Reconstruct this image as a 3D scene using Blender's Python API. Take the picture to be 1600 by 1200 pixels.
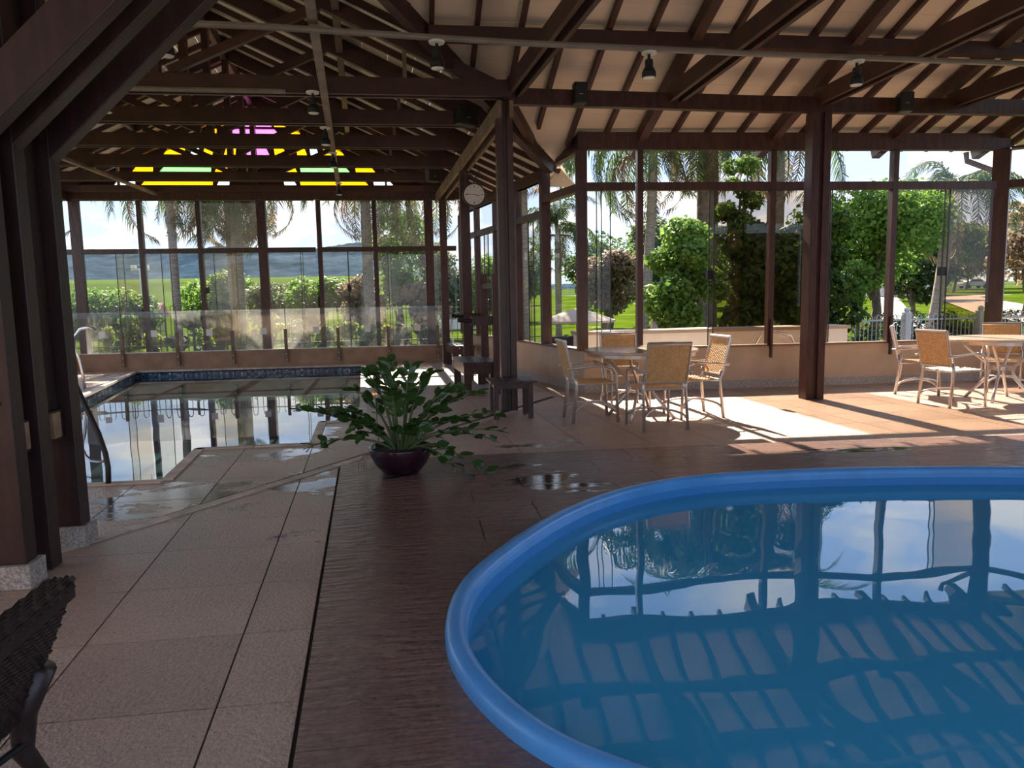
import bpy, math, random
import numpy as np
from mathutils import Vector, Matrix
from mathutils.geometry import delaunay_2d_cdt

for o in list(bpy.data.objects): bpy.data.objects.remove(o)
R = math.radians
SC = bpy.context.scene
COL = SC.collection
random.seed(7); NR = np.random.RandomState(11)

# ---------------------------------------------------------------- camera
cam_d = bpy.data.cameras.new('camera'); cam = bpy.data.objects.new('camera', cam_d); COL.objects.link(cam)
SC.camera = cam
cam_d.sensor_fit = 'HORIZONTAL'; cam_d.sensor_width = 36; cam_d.lens = 36*1150/1600
cam_d.clip_end = 3000; cam_d.clip_start = .05
_p, _r, _y = R(6.7), R(1.08), R(7.6)
_f = Vector((math.sin(_y)*math.cos(_p), math.cos(_y)*math.cos(_p), -math.sin(_p)))
_rt = Vector((math.cos(_y), -math.sin(_y), 0)); _dn = _f.cross(_rt)
_r2 = math.cos(_r)*_rt + math.sin(_r)*_dn; _d2 = -math.sin(_r)*_rt + math.cos(_r)*_dn
M = Matrix.Identity(4)
for i in range(3):
    M[i][0] = _r2[i]; M[i][1] = -_d2[i]; M[i][2] = -_f[i]
M[0][3], M[1][3], M[2][3] = 0, 0, 1.5
cam.matrix_world = M

# ---------------------------------------------------------------- world, sun, exposure
SC.view_settings.view_transform = 'Standard'; SC.view_settings.look = 'None'
SC.view_settings.exposure = 1.2; SC.view_settings.gamma = 1; SC.view_settings.use_curve_mapping = False
W = bpy.data.worlds.new('world'); SC.world = W; W.use_nodes = True
nt = W.node_tree; nt.nodes.clear()
def N(nt, t, **kw):
    n = nt.nodes.new(t)
    for k, v in kw.items():
        if k.startswith('i_'):
            n.inputs[int(k[2:])].default_value = v
        else: setattr(n, k, v)
    return n
def ramp(nt, stops, interp='LINEAR'):
    n = nt.nodes.new('ShaderNodeValToRGB'); cr = n.color_ramp; cr.interpolation = interp
    while len(cr.elements) < len(stops): cr.elements.new(.5)
    for e, (p, c) in zip(cr.elements, stops):
        e.position = p; e.color = (*c, 1) if len(c) == 3 else c
    return n
tc = N(nt, 'ShaderNodeTexCoord'); sx = N(nt, 'ShaderNodeSeparateXYZ'); nt.links.new(tc.outputs['Generated'], sx.inputs[0])
grad = ramp(nt, [(0, (.58, .66, .80)), (.10, (.56, .69, .93)), (.30, (.46, .65, 1.02)), (.6, (.26, .45, .90)), (1, (.14, .30, .75))])
nt.links.new(sx.outputs[2], grad.inputs[0])
den = N(nt, 'ShaderNodeMath', operation='ADD', i_1=.22); nt.links.new(sx.outputs[2], den.inputs[0])
dx = N(nt, 'ShaderNodeVectorMath', operation='DIVIDE'); nt.links.new(tc.outputs['Generated'], dx.inputs[0])
cmb = N(nt, 'ShaderNodeCombineXYZ'); 
for i in range(3): nt.links.new(den.outputs[0], cmb.inputs[i])
nt.links.new(cmb.outputs[0], dx.inputs[1])
cn = N(nt, 'ShaderNodeTexNoise'); cn.inputs['Scale'].default_value = 2.3; cn.inputs['Detail'].default_value = 7; cn.inputs['Roughness'].default_value = .55
nt.links.new(dx.outputs[0], cn.inputs['Vector'])
cr = ramp(nt, [(.47, (0, 0, 0)), (.62, (1, 1, 1))]); nt.links.new(cn.outputs[0], cr.inputs[0])
mx = N(nt, 'ShaderNodeMix', data_type='RGBA'); nt.links.new(cr.outputs[0], mx.inputs[0]); nt.links.new(grad.outputs[0], mx.inputs[6])
mx.inputs[7].default_value = (.98, .96, .94, 1)
bg = N(nt, 'ShaderNodeBackground'); bg.inputs[1].default_value = .79; nt.links.new(mx.outputs[2], bg.inputs[0])
out = N(nt, 'ShaderNodeOutputWorld'); nt.links.new(bg.outputs[0], out.inputs[0])

sun_d = bpy.data.lights.new('sun', 'SUN'); sun_d.energy = 10.3; sun_d.angle = R(.6); sun_d.color = (1, .87, .70)
sun = bpy.data.objects.new('sun', sun_d); COL.objects.link(sun)
_sd = Vector((-.034, 1, .755)).normalized()          # direction towards the sun
sun.rotation_euler = _sd.to_track_quat('Z', 'Y').to_euler(); sun.location = (0, 30, 25)

# ---------------------------------------------------------------- materials
MATS = {}
def newmat(name):
    m = bpy.data.materials.new(name); m.use_nodes = True; m.node_tree.nodes.clear(); MATS[name] = m
    return m, m.node_tree
def out_(nt, sh):
    o = N(nt, 'ShaderNodeOutputMaterial'); nt.links.new(sh, o.inputs[0])
def pmat(name, col, rough=.5, metal=0, var=.0, scale=8, bump=0, bscale=60, stretch=None, spec=.5, rand=0, col2=None, coord='Object', detail=4):
    m, nt = newmat(name); L = nt.links.new
    b = N(nt, 'ShaderNodeBsdfPrincipled'); b.inputs['Roughness'].default_value = rough; b.inputs['Metallic'].default_value = metal
    b.inputs['Specular IOR Level'].default_value = spec
    tc = N(nt, 'ShaderNodeTexCoord'); geo = N(nt, 'ShaderNodeNewGeometry')
    src = geo.outputs['Position'] if coord == 'World' else tc.outputs['Object']
    if stretch:
        mp = N(nt, 'ShaderNodeMapping'); mp.inputs['Scale'].default_value = stretch; L(src, mp.inputs[0]); src = mp.outputs[0]
    colout = None
    c2 = col2 or tuple(c*(1-var) for c in col)
    if var or col2:
        n = N(nt, 'ShaderNodeTexNoise'); n.inputs['Scale'].default_value = scale; n.inputs['Detail'].default_value = detail; L(src, n.inputs['Vector'])
        r = ramp(nt, [(.32, c2), (.68, tuple(min(1, c*(1+var*.5)) for c in col))]); L(n.outputs[0], r.inputs[0]); colout = r.outputs[0]
    else:
        rgb = N(nt, 'ShaderNodeRGB'); rgb.outputs[0].default_value = (*col, 1); colout = rgb.outputs[0]
    if rand:
        oi = N(nt, 'ShaderNodeObjectInfo'); mr = N(nt, 'ShaderNodeMapRange'); mr.inputs[3].default_value = 1-rand; mr.inputs[4].default_value = 1+rand
        L(oi.outputs['Random'], mr.inputs[0])
        h = N(nt, 'ShaderNodeHueSaturation'); L(mr.outputs[0], h.inputs['Value']); L(colout, h.inputs['Color']); colout = h.outputs[0]
    L(colout, b.inputs['Base Color'])
    if bump:
        n2 = N(nt, 'ShaderNodeTexNoise'); n2.inputs['Scale'].default_value = bscale; n2.inputs['Detail'].default_value = 5; L(src, n2.inputs['Vector'])
        bp = N(nt, 'ShaderNodeBump'); bp.inputs['Strength'].default_value = bump; bp.inputs['Distance'].default_value = .01; L(n2.outputs[0], bp.inputs['Height'])
        L(bp.outputs[0], b.inputs['Normal'])
    out_(nt, b.outputs[0]); return m
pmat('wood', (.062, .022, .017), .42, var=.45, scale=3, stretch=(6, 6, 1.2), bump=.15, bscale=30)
pmat('woodshade', (.036, .014, .014), .45, var=.4, scale=3, stretch=(6, 6, 1.2), bump=.15, bscale=30)  # post wood darkened, the columns' shade put into the colour
pmat('woodroof', (.060, .023, .018), .55, var=.4, scale=3, rand=.15)
pmat('woodunder', (.22, .14, .10), .6, var=.4, scale=4)
pmat('woodcut', (.36, .24, .14), .7, var=.3, scale=12)
pmat('board', (.80, .69, .56), .6, var=.08, scale=1.5, rand=.05)
pmat('plaster', (.58, .42, .29), .8, var=.12, scale=3, bump=.2, bscale=90, coord='World')
pmat('lowplaster', (.36, .22, .14), .8, var=.2, scale=4, bump=.2, bscale=80, coord='World')
pmat('granite', (.45, .41, .37), .5, var=.5, scale=70, coord='World', detail=2)
pmat('coping', (.60, .50, .42), .55, var=.3, scale=5, rand=.1, coord='World')
pmat('blue', (.085, .34, .76), .28, var=.12, scale=4, coord='World')
pmat('poolshell', (.035, .25, .62), .5, var=.05, scale=2, coord='World')
pmat('smallshell', (.10, .17, .20), .5, var=.2, scale=2, coord='World')
pmat('alu', (.62, .56, .52), .32, metal=.75, var=.1, scale=20)
pmat('chrome', (.75, .75, .76), .12, metal=1)
pmat('rattan', (.74, .47, .22), .5, var=.15, scale=25, rand=.06)
pmat('wicker', (.028, .016, .016), .38, var=.5, scale=20)
pmat('tabletop', (.58, .47, .38), .12, var=.1, scale=10)
pmat('black', (.012, .012, .013), .4, var=.2, scale=10)
pmat('grille', (.02, .02, .022), .6, var=.5, scale=300)
pmat('iron', (.02, .018, .02), .45, var=.2, scale=8)
pmat('pipe', (.24, .21, .18), .5, var=.2, scale=6)
pmat('white', (.75, .74, .72), .5, var=.06, scale=6)
pmat('lampglass', (.8, .8, .78), .15, var=.02, scale=3)
pmat('dial', (.72, .70, .72), .12, var=.04, scale=6)
pmat('pot', (.028, .008, .018), .16, var=.3, scale=5)
pmat('soil', (.05, .035, .025), .9, var=.5, scale=30)
pmat('stem', (.10, .15, .05), .5, var=.3, scale=10)
pmat('deadstem', (.34, .24, .17), .7, var=.3, scale=10)
pmat('bark', (.22, .19, .16), .85, var=.45, scale=6, stretch=(1, 1, 5), bump=.5, bscale=20)
pmat('barkdark', (.10, .075, .055), .85, var=.5, scale=8, bump=.5, bscale=20)
pmat('patio', (.40, .34, .28), .8, var=.2, scale=1, coord='World')
pmat('road', (.30, .23, .18), .85, var=.25, scale=.8, coord='World')
pmat('hedgewall', (.55, .52, .5), .7, var=.15, scale=2, coord='World')
pmat('fencepaint', (.42, .45, .46), .5, var=.1, scale=5)
pmat('canvas', (.62, .47, .34), .8, var=.1, scale=3)
pmat('carpaint', (.35, .38, .42), .25, metal=.4)
pmat('darkglass', (.02, .025, .03), .1)
pmat('tyre', (.015, .015, .015), .7, var=.3, scale=20)
pmat('terracotta', (.5, .22, .16), .8, var=.3, scale=6)
pmat('lawn', (.066, .105, .010), .9, spec=0, var=.45, scale=.35, coord='World', detail=8, bump=.6, bscale=12)
pmat('field', (.07, .105, .028), .9, spec=0, var=.35, scale=.02, coord='World', detail=8)
pmat('forest_haze', (.050, .080, .112), .95, spec=0, col2=(.022, .040, .055), scale=.05, coord='World', detail=10, bump=1, bscale=.12)  # bluish base colour holds the distance haze over the wooded hills
pmat('sticker', (.80, .76, .72), .6, var=.04, scale=20)
pmat('hinge', (.02, .02, .02), .35, metal=.5)
pmat('gap', (.035, .025, .022), .9, var=.3, scale=10, coord='World')

def leafmat(name, c1, c2, trans=.45, rough=.55, spec=.15):
    m, nt = newmat(name); L = nt.links.new
    g = N(nt, 'ShaderNodeNewGeometry'); r = ramp(nt, [(0, c1), (1, c2)]); L(g.outputs['Random Per Island'], r.inputs[0])
    d = N(nt, 'ShaderNodeBsdfPrincipled'); d.inputs['Roughness'].default_value = rough; d.inputs['Specular IOR Level'].default_value = spec; L(r.outputs[0], d.inputs['Base Color'])
    t = N(nt, 'ShaderNodeBsdfTranslucent'); hs = N(nt, 'ShaderNodeHueSaturation'); hs.inputs['Saturation'].default_value = 1.0; hs.inputs['Value'].default_value = 1.5
    L(r.outputs[0], hs.inputs['Color']); L(hs.outputs[0], t.inputs[0])
    x = N(nt, 'ShaderNodeMixShader', i_0=trans); L(d.outputs[0], x.inputs[1]); L(t.outputs[0], x.inputs[2]); out_(nt, x.outputs[0])
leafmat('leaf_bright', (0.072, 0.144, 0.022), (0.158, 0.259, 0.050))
leafmat('leaf_mid', (0.050, 0.094, 0.022), (0.108, 0.173, 0.036))
leafmat('leaf_dark', (0.022, 0.040, 0.013), (0.050, 0.083, 0.022), .3)
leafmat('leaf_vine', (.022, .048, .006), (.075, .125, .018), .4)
leafmat('leaf_grey', (0.072, 0.101, 0.050), (0.137, 0.173, 0.086))
leafmat('leaf_yellow', (0.158, 0.216, 0.029), (0.302, 0.324, 0.050))
leafmat('leaf_pinkish', (0.115, 0.108, 0.050), (0.245, 0.158, 0.115))
leafmat('leaf_palm', (0.043, 0.072, 0.025), (0.094, 0.137, 0.043), .35)
leafmat('leaf_deadpalm', (0.115, 0.086, 0.058), (0.202, 0.151, 0.094), .3)
leafmat('leaf_hedge', (0.025, 0.054, 0.014), (0.065, 0.108, 0.029), .3)
leafmat('flower', (.35, .05, .03), (.5, .10, .05), .2)
leafmat('leaf_zz', (.025, .065, .018), (.06, .14, .03), .25, .22, .5)

def glassmat(name, tint, haze=0.0, hazecol=(.8, .8, .78)):
    m, nt = newmat(name); L = nt.links.new
    f = N(nt, 'ShaderNodeFresnel', i_0=1.45)
    # the pane is a thin closed box: two faces, so each carries the root of the tint
    t = N(nt, 'ShaderNodeBsdfTransparent'); t.inputs[0].default_value = (*[math.sqrt(c) for c in tint], 1)
    g = N(nt, 'ShaderNodeBsdfGlossy'); g.inputs['Roughness'].default_value = .0; g.inputs['Color'].default_value = (.8, .8, .8, 1)
    base = t.outputs[0]
    if haze:
        d = N(nt, 'ShaderNodeBsdfDiffuse'); d.inputs[0].default_value = (*hazecol, 1)
        tr = N(nt, 'ShaderNodeBsdfTranslucent'); tr.inputs[0].default_value = (*hazecol, 1)
        mm = N(nt, 'ShaderNodeMixShader', i_0=.6); L(d.outputs[0], mm.inputs[1]); L(tr.outputs[0], mm.inputs[2])
        geo = N(nt, 'ShaderNodeNewGeometry'); no = N(nt, 'ShaderNodeTexNoise'); no.inputs['Scale'].default_value = 2.5; no.inputs['Detail'].default_value = 8
        L(geo.outputs['Position'], no.inputs['Vector'])
        mr = N(nt, 'ShaderNodeMapRange'); mr.inputs[1].default_value = .3; mr.inputs[2].default_value = .7; mr.inputs[3].default_value = haze*.5; mr.inputs[4].default_value = haze*1.5
        L(no.outputs[0], mr.inputs[0])
        mh = N(nt, 'ShaderNodeMixShader'); L(mr.outputs[0], mh.inputs[0]); L(t.outputs[0], mh.inputs[1]); L(mm.outputs[0], mh.inputs[2]); base = mh.outputs[0]
    ge = N(nt, 'ShaderNodeNewGeometry'); iv = N(nt, 'ShaderNodeMath', operation='SUBTRACT', i_0=1.0); L(ge.outputs['Backfacing'], iv.inputs[1])
    ff = N(nt, 'ShaderNodeMath', operation='MULTIPLY'); L(f.outputs[0], ff.inputs[0]); L(iv.outputs[0], ff.inputs[1])
    x = N(nt, 'ShaderNodeMixShader'); L(ff.outputs[0], x.inputs[0]); L(base, x.inputs[1]); L(g.outputs[0], x.inputs[2]); out_(nt, x.outputs[0])
glassmat('glass_clear', (.94, .95, .94))
glassmat('glass_dusty', (.88, .88, .85), .008)
glassmat('glass_tint', (.74, .67, .60))
glassmat('glass_warm', (.80, .72, .60), .008)
glassmat('glass_screen', (.84, .86, .86), .07)
def stained(name, c):
    m, nt = newmat(name); L = nt.links.new
    no = N(nt, 'ShaderNodeTexNoise'); no.inputs['Scale'].default_value = 30; tcn = N(nt, 'ShaderNodeTexCoord'); L(tcn.outputs['Object'], no.inputs['Vector'])
    r = ramp(nt, [(.3, tuple(v*.8 for v in c)), (.7, c)]); L(no.outputs[0], r.inputs[0])
    a = N(nt, 'ShaderNodeBsdfTranslucent'); L(r.outputs[0], a.inputs[0])
    b = N(nt, 'ShaderNodeBsdfTransparent'); L(r.outputs[0], b.inputs[0])
    x = N(nt, 'ShaderNodeMixShader', i_0=.55); L(a.outputs[0], x.inputs[1]); L(b.outputs[0], x.inputs[2]); out_(nt, x.outputs[0])
stained('st_yellow', (1, .62, .05)); stained('st_pink', (.85, .38, .85)); stained('st_green', (.42, .95, .45)); stained('st_white', (.8, .92, 1))

def watermat(name, tint, wscale, wstr, ior=1.33, turbid=0, tcol=(0, 0, 0)):
    m, nt = newmat(name); L = nt.links.new
    geo = N(nt, 'ShaderNodeNewGeometry'); mp = N(nt, 'ShaderNodeMapping'); mp.inputs['Scale'].default_value = (1, .8, 1); L(geo.outputs['Position'], mp.inputs[0])
    n = N(nt, 'ShaderNodeTexNoise'); n.inputs['Scale'].default_value = wscale; n.inputs['Detail'].default_value = 1.2; n.inputs['Roughness'].default_value = .3; L(mp.outputs[0], n.inputs['Vector'])
    b = N(nt, 'ShaderNodeBump'); b.inputs['Strength'].default_value = 1; b.inputs['Distance'].default_value = wstr; L(n.outputs[0], b.inputs['Height'])
    f = N(nt, 'ShaderNodeFresnel', i_0=ior); L(b.outputs[0], f.inputs['Normal'])
    t = N(nt, 'ShaderNodeBsdfTransparent'); t.inputs[0].default_value = (*tint, 1)
    g = N(nt, 'ShaderNodeBsdfGlossy'); g.inputs['Roughness'].default_value = 0; g.inputs['Color'].default_value = (.95, .97, 1, 1); L(b.outputs[0], g.inputs['Normal'])
    body = t.outputs[0]
    if turbid:                                # light scattered back by the slightly cloudy water itself
        d = N(nt, 'ShaderNodeBsdfDiffuse'); d.inputs[0].default_value = (*tcol, 1)
        mm = N(nt, 'ShaderNodeMixShader', i_0=turbid); L(t.outputs[0], mm.inputs[1]); L(d.outputs[0], mm.inputs[2]); body = mm.outputs[0]
    iv = N(nt, 'ShaderNodeMath', operation='SUBTRACT', i_0=1.0); L(geo.outputs['Backfacing'], iv.inputs[1])
    ff = N(nt, 'ShaderNodeMath', operation='MULTIPLY'); L(f.outputs[0], ff.inputs[0]); L(iv.outputs[0], ff.inputs[1])
    x = N(nt, 'ShaderNodeMixShader'); L(ff.outputs[0], x.inputs[0]); L(body, x.inputs[1]); L(g.outputs[0], x.inputs[2]); out_(nt, x.outputs[0])
watermat('water_blue', (.5, .82, .90), 1.5, .007, 1.7, .66, (.055, .46, .80))
watermat('water_small', (.25, .34, .36), 1.2, .003, 1.6, .3, (.05, .085, .095))

def floormat(name, col, wetcol, dry_rough, wet_spots, bump, bscale, stretch, thr, streak=False, dist=.012):
    """stone that is dry in places and carries puddles and damp film in others"""
    m, nt = newmat(name); L = nt.links.new
    geo = N(nt, 'ShaderNodeNewGeometry'); P = geo.outputs['Position']
    b = N(nt, 'ShaderNodeBsdfPrincipled'); sm = N(nt, 'ShaderNodeMapRange'); sm.inputs[3].default_value = .6; sm.inputs[4].default_value = 1.0; L(sm.outputs[0], b.inputs['Specular IOR Level'])
    n1 = N(nt, 'ShaderNodeTexNoise'); n1.inputs['Scale'].default_value = 1.1; n1.inputs['Detail'].default_value = 6; L(P, n1.inputs['Vector'])
    n0 = N(nt, 'ShaderNodeTexNoise'); n0.inputs['Scale'].default_value = 40; n0.inputs['Detail'].default_value = 4; L(P, n0.inputs['Vector'])
    ad = N(nt, 'ShaderNodeMath', operation='ADD'); L(n1.outputs[0], ad.inputs[0]); L(n0.outputs[0], ad.inputs[1])
    r = ramp(nt, [(.38, tuple(c*.72 for c in col)), (.62, tuple(c*1.12 for c in col))])
    hf = N(nt, 'ShaderNodeMath', operation='MULTIPLY', i_1=.5); L(ad.outputs[0], hf.inputs[0]); L(hf.outputs[0], r.inputs[0])
    oi = N(nt, 'ShaderNodeObjectInfo'); mr = N(nt, 'ShaderNodeMapRange'); mr.inputs[3].default_value = .90; mr.inputs[4].default_value = 1.10; L(oi.outputs['Random'], mr.inputs[0])
    hs = N(nt, 'ShaderNodeHueSaturation'); L(mr.outputs[0], hs.inputs['Value']); L(r.outputs[0], hs.inputs['Color'])
    # wetness: sum of soft spots, broken up by noise
    acc = None
    for (cx, cy, rx, ry, w) in wet_spots:
        mp = N(nt, 'ShaderNodeMapping'); mp.inputs['Location'].default_value = (-cx/rx, -cy/ry, 0); mp.inputs['Scale'].default_value = (1/rx, 1/ry, 0); L(P, mp.inputs[0])
        gr = N(nt, 'ShaderNodeTexGradient', gradient_type='SPHERICAL'); L(mp.outputs[0], gr.inputs[0])
        mu = N(nt, 'ShaderNodeMath', operation='MULTIPLY', i_1=w); L(gr.outputs['Fac'], mu.inputs[0])
        if acc is None: acc = mu.outputs[0]
        else:
            a2 = N(nt, 'ShaderNodeMath', operation='MAXIMUM'); L(acc, a2.inputs[0]); L(mu.outputs[0], a2.inputs[1]); acc = a2.outputs[0]
    n2 = N(nt, 'ShaderNodeTexNoise'); n2.inputs['Scale'].default_value = 2.6; n2.inputs['Detail'].default_value = 7; n2.inputs['Roughness'].default_value = .62
    mp2 = N(nt, 'ShaderNodeMapping'); mp2.inputs['Scale'].default_value = (.8, 1.25, 1) if not streak else (.7, 2.2, 1); L(P, mp2.inputs[0]); L(mp2.outputs[0], n2.inputs['Vector'])
    s = N(nt, 'ShaderNodeMath', operation='ADD'); L(acc, s.inputs[0]); L(n2.outputs[0], s.inputs[1])
    wr = ramp(nt, [(.0, (0, 0, 0)), (1, (1, 1, 1))])
    mr2 = N(nt, 'ShaderNodeMapRange'); mr2.inputs[1].default_value = thr; mr2.inputs[2].default_value = thr+.06; L(s.outputs[0], mr2.inputs[0])
    wet = mr2.outputs[0]; L(wet, sm.inputs[0])
    cm = N(nt, 'ShaderNodeMix', data_type='RGBA'); L(wet, cm.inputs[0]); L(hs.outputs[0], cm.inputs[6]); cm.inputs[7].default_value = (*wetcol, 1); L(cm.outputs[2], b.inputs['Base Color'])
    rm = N(nt, 'ShaderNodeMapRange'); rm.inputs[3].default_value = dry_rough; rm.inputs[4].default_value = .045; L(wet, rm.inputs[0]); L(rm.outputs[0], b.inputs['Roughness'])
    nb = N(nt, 'ShaderNodeTexNoise'); nb.inputs['Scale'].default_value = bscale; nb.inputs['Detail'].default_value = 6
    mpb = N(nt, 'ShaderNodeMapping'); mpb.inputs['Scale'].default_value = stretch; L(P, mpb.inputs[0]); L(mpb.outputs[0], nb.inputs['Vector'])
    bs = N(nt, 'ShaderNodeMapRange'); bs.inputs[3].default_value = bump; bs.inputs[4].default_value = bump*.07; L(wet, bs.inputs[0])
    bp = N(nt, 'ShaderNodeBump'); bp.inputs['Distance'].default_value = dist; L(bs.outputs[0], bp.inputs['Strength']); L(nb.outputs[0], bp.inputs['Height']); L(bp.outputs[0], b.inputs['Normal'])
    out_(nt, b.outputs[0])
floormat('tile', (.46, .325, .245), (.12, .10, .09), .30,
         [(-1.9, 5.9, 1.3, .9, .42), (-.9, 6.2, .7, .8, .36), (-1.5, 7.4, 1.1, .6, .36), (-.3, 11.5, .8, 3.4, .34), (1.3, 7.3, 1.0, .35, .30), (-.72, 4.7, .5, .6, .22), (-1.1, 8.6, .5, .9, .4)],
         .9, 60, (1, 1, 1), .71, dist=.02)
floormat('slate', (.19, .118, .10), (.034, .020, .018), .19,
         [(1.05, 5.75, .75, .8, .46), (.9, 6.35, .5, .5, .40), (4.4, 6.3, 2.2, .3, .36), (-.3, 6.15, .6, .25, .28), (2.2, 6.5, 1.2, .4, .3)],
         1.0, 6.5, (1.0, 3.6, 1), .755, True, dist=.028)
# mosaic band of the lap pool: 3 cm tiles, far too small to pick apart
m, nt = newmat('mosaic'); L = nt.links.new
g = N(nt, 'ShaderNodeNewGeometry'); v = N(nt, 'ShaderNodeTexVoronoi', distance='CHEBYCHEV'); v.inputs['Scale'].default_value = 26; v.inputs['Randomness'].default_value = 0
L(g.outputs['Position'], v.inputs['Vector']); r = ramp(nt, [(0, (.02, .04, .09)), (.4, (.06, .12, .2)), (.7, (.2, .28, .36)), (.9, (.5, .52, .5))], 'CONSTANT'); L(v.outputs['Color'], r.inputs[0])
b = N(nt, 'ShaderNodeBsdfPrincipled'); b.inputs['Roughness'].default_value = .25; L(r.outputs[0], b.inputs['Base Color']); out_(nt, b.outputs[0])

# ---------------------------------------------------------------- mesh helpers
class MB:
    def __init__(s): s.v = []; s.f = []
    def add(s, vs, fs):
        o = len(s.v); s.v += [tuple(p) for p in vs]; s.f += [tuple(i+o for i in f) for f in fs]; return s
    def box(s, x0, x1, y0, y1, z0, z1):
        return s.add([(x0, y0, z0), (x1, y0, z0), (x1, y1, z0), (x0, y1, z0), (x0, y0, z1), (x1, y0, z1), (x1, y1, z1), (x0, y1, z1)],
                     [(0, 3, 2, 1), (4, 5, 6, 7), (0, 1, 5, 4), (1, 2, 6, 5), (2, 3, 7, 6), (3, 0, 4, 7)])
    def beam(s, p, q, w, h, up=(0, 0, 1)):
        p, q = Vector(p), Vector(q); d = (q-p).normalized(); u = Vector(up)
        if abs(d.dot(u)) > .98: u = Vector((0, 1, 0))
        a = d.cross(u).normalized(); c = a.cross(d).normalized(); a = a*w/2; c = c*h/2
        return s.add([p-a-c, p+a-c, p+a+c, p-a+c, q-a-c, q+a-c, q+a+c, q-a+c],
                     [(0, 1, 2, 3), (7, 6, 5, 4), (0, 4, 5, 1), (1, 5, 6, 2), (2, 6, 7, 3), (3, 7, 4, 0)])
    def tube(s, pts, r, n=8, closed=False, flat=1.0):
        pts = [Vector(p) for p in pts]; rs = r if isinstance(r, (list, tuple)) else [r]*len(pts)
        rings = []; prev = None
        for i, p in enumerate(pts):
            if closed: d = pts[(i+1) % len(pts)]-pts[i-1]
            else: d = pts[min(i+1, len(pts)-1)]-pts[max(i-1, 0)]
            d.normalize()
            if prev is None:
                u = Vector((0, 0, 1)) if abs(d.z) < .9 else Vector((1, 0, 0))
                a = d.cross(u).normalized()
            else:
                a = (prev - d*prev.dot(d)).normalized()
            prev = a; c = d.cross(a)
            rings.append([p + (a*math.cos(2*math.pi*k/n)*flat + c*math.sin(2*math.pi*k/n))*rs[i] for k in range(n)])
        vs = [v for rg in rings for v in rg]; fs = []
        m = len(rings)
        for i in range(m if closed else m-1):
            j = (i+1) % m
            for k in range(n): fs.append((i*n+k, i*n+(k+1) % n, j*n+(k+1) % n, j*n+k))
        if not closed: fs += [tuple(range(n))[::-1], tuple((m-1)*n+k for k in range(n))]
        return s.add(vs, fs)
    def lathe(s, prof, n=24, c=(0, 0, 0)):
        vs = []; fs = []; m = len(prof)
        for (r, z) in prof:
            for k in range(n): vs.append((c[0]+r*math.cos(2*math.pi*k/n), c[1]+r*math.sin(2*math.pi*k/n), c[2]+z))
        for i in range(m-1):
            for k in range(n): fs.append((i*n+k, i*n+(k+1) % n, (i+1)*n+(k+1) % n, (i+1)*n+k))
        fs += [tuple(range(n))[::-1], tuple((m-1)*n+k for k in range(n))]
        return s.add(vs, fs)
    def prism(s, poly, z0, z1):
        n = len(poly)
        return s.add([(x, y, z0) for x, y in poly]+[(x, y, z1) for x, y in poly],
                     [tuple(range(n))[::-1], tuple(range(n, 2*n))]+[(i, (i+1) % n, n+(i+1) % n, n+i) for i in range(n)])
    def mesh(s, name, smooth=False):
        me = bpy.data.meshes.new(name); me.from_pydata(s.v, [], s.f)
        if smooth: me.shade_smooth() if hasattr(me, 'shade_smooth') else None
        me.update(); return me
def ob(name, mb, mat, parent=None, smooth=False, loc=None, rz=0, bev=0):
    me = mb if isinstance(mb, bpy.types.Mesh) else mb.mesh(name, smooth)
    if mat and not me.materials: me.materials.append(MATS[mat])
    o = bpy.data.objects.new(name, me); COL.objects.link(o)
    if parent: o.parent = parent
    if loc is not None: o.location = loc
    if rz: o.rotation_euler = (0, 0, rz)
    if bev:
        b = o.modifiers.new('bevel', 'BEVEL'); b.width = bev; b.segments = 2; b.limit_method = 'ANGLE'
    return o
def empty(name, loc=(0, 0, 0), rz=0):
    o = bpy.data.objects.new(name, None); COL.objects.link(o); o.location = loc; o.rotation_euler = (0, 0, rz); o.empty_display_size = .1
    return o
def tag(o, label, cat, group=None, kind=None):
    o['label'] = label; o['category'] = cat
    if group: o['group'] = group
    if kind: o['kind'] = kind
    return o
def struct(name, label, cat, loc=(0, 0, 0)): return tag(empty(name, loc), label, cat, kind='structure')
def copy_tree(o, parent=None):
    c = o.copy(); COL.objects.link(c); c.parent = parent
    for ch in list(o.children): copy_tree(ch, c)
    return c
def fastmesh(name, V, F):
    """V (n,3) array, F (m,k) int array with one k"""
    me = bpy.data.meshes.new(name); k = F.shape[1]
    me.vertices.add(len(V)); me.vertices.foreach_set('co', np.ascontiguousarray(V, dtype=np.float32).ravel())
    me.loops.add(F.size); me.loops.foreach_set('vertex_index', np.ascontiguousarray(F, dtype=np.int32).ravel())
    me.polygons.add(len(F)); me.polygons.foreach_set('loop_start', np.arange(0, F.size, k, dtype=np.int32)); me.polygons.foreach_set('loop_total', np.full(len(F), k, dtype=np.int32))
    me.update(calc_edges=True); return me
def smoothstep(a, b, x): 
    t = np.clip((x-a)/(b-a), 0, 1); return t*t*(3-2*t)
SK = -.0625                                # the hall's long axis leans this much against the window walls
def xr(y): return 1.24 + SK*(y-9.7)         # line of the hall posts
def xc(y): return -2.90 + SK*(y-9.7)        # ridge of the hall roof
def xl(y): return -7.04 + SK*(y-9.7)

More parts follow.
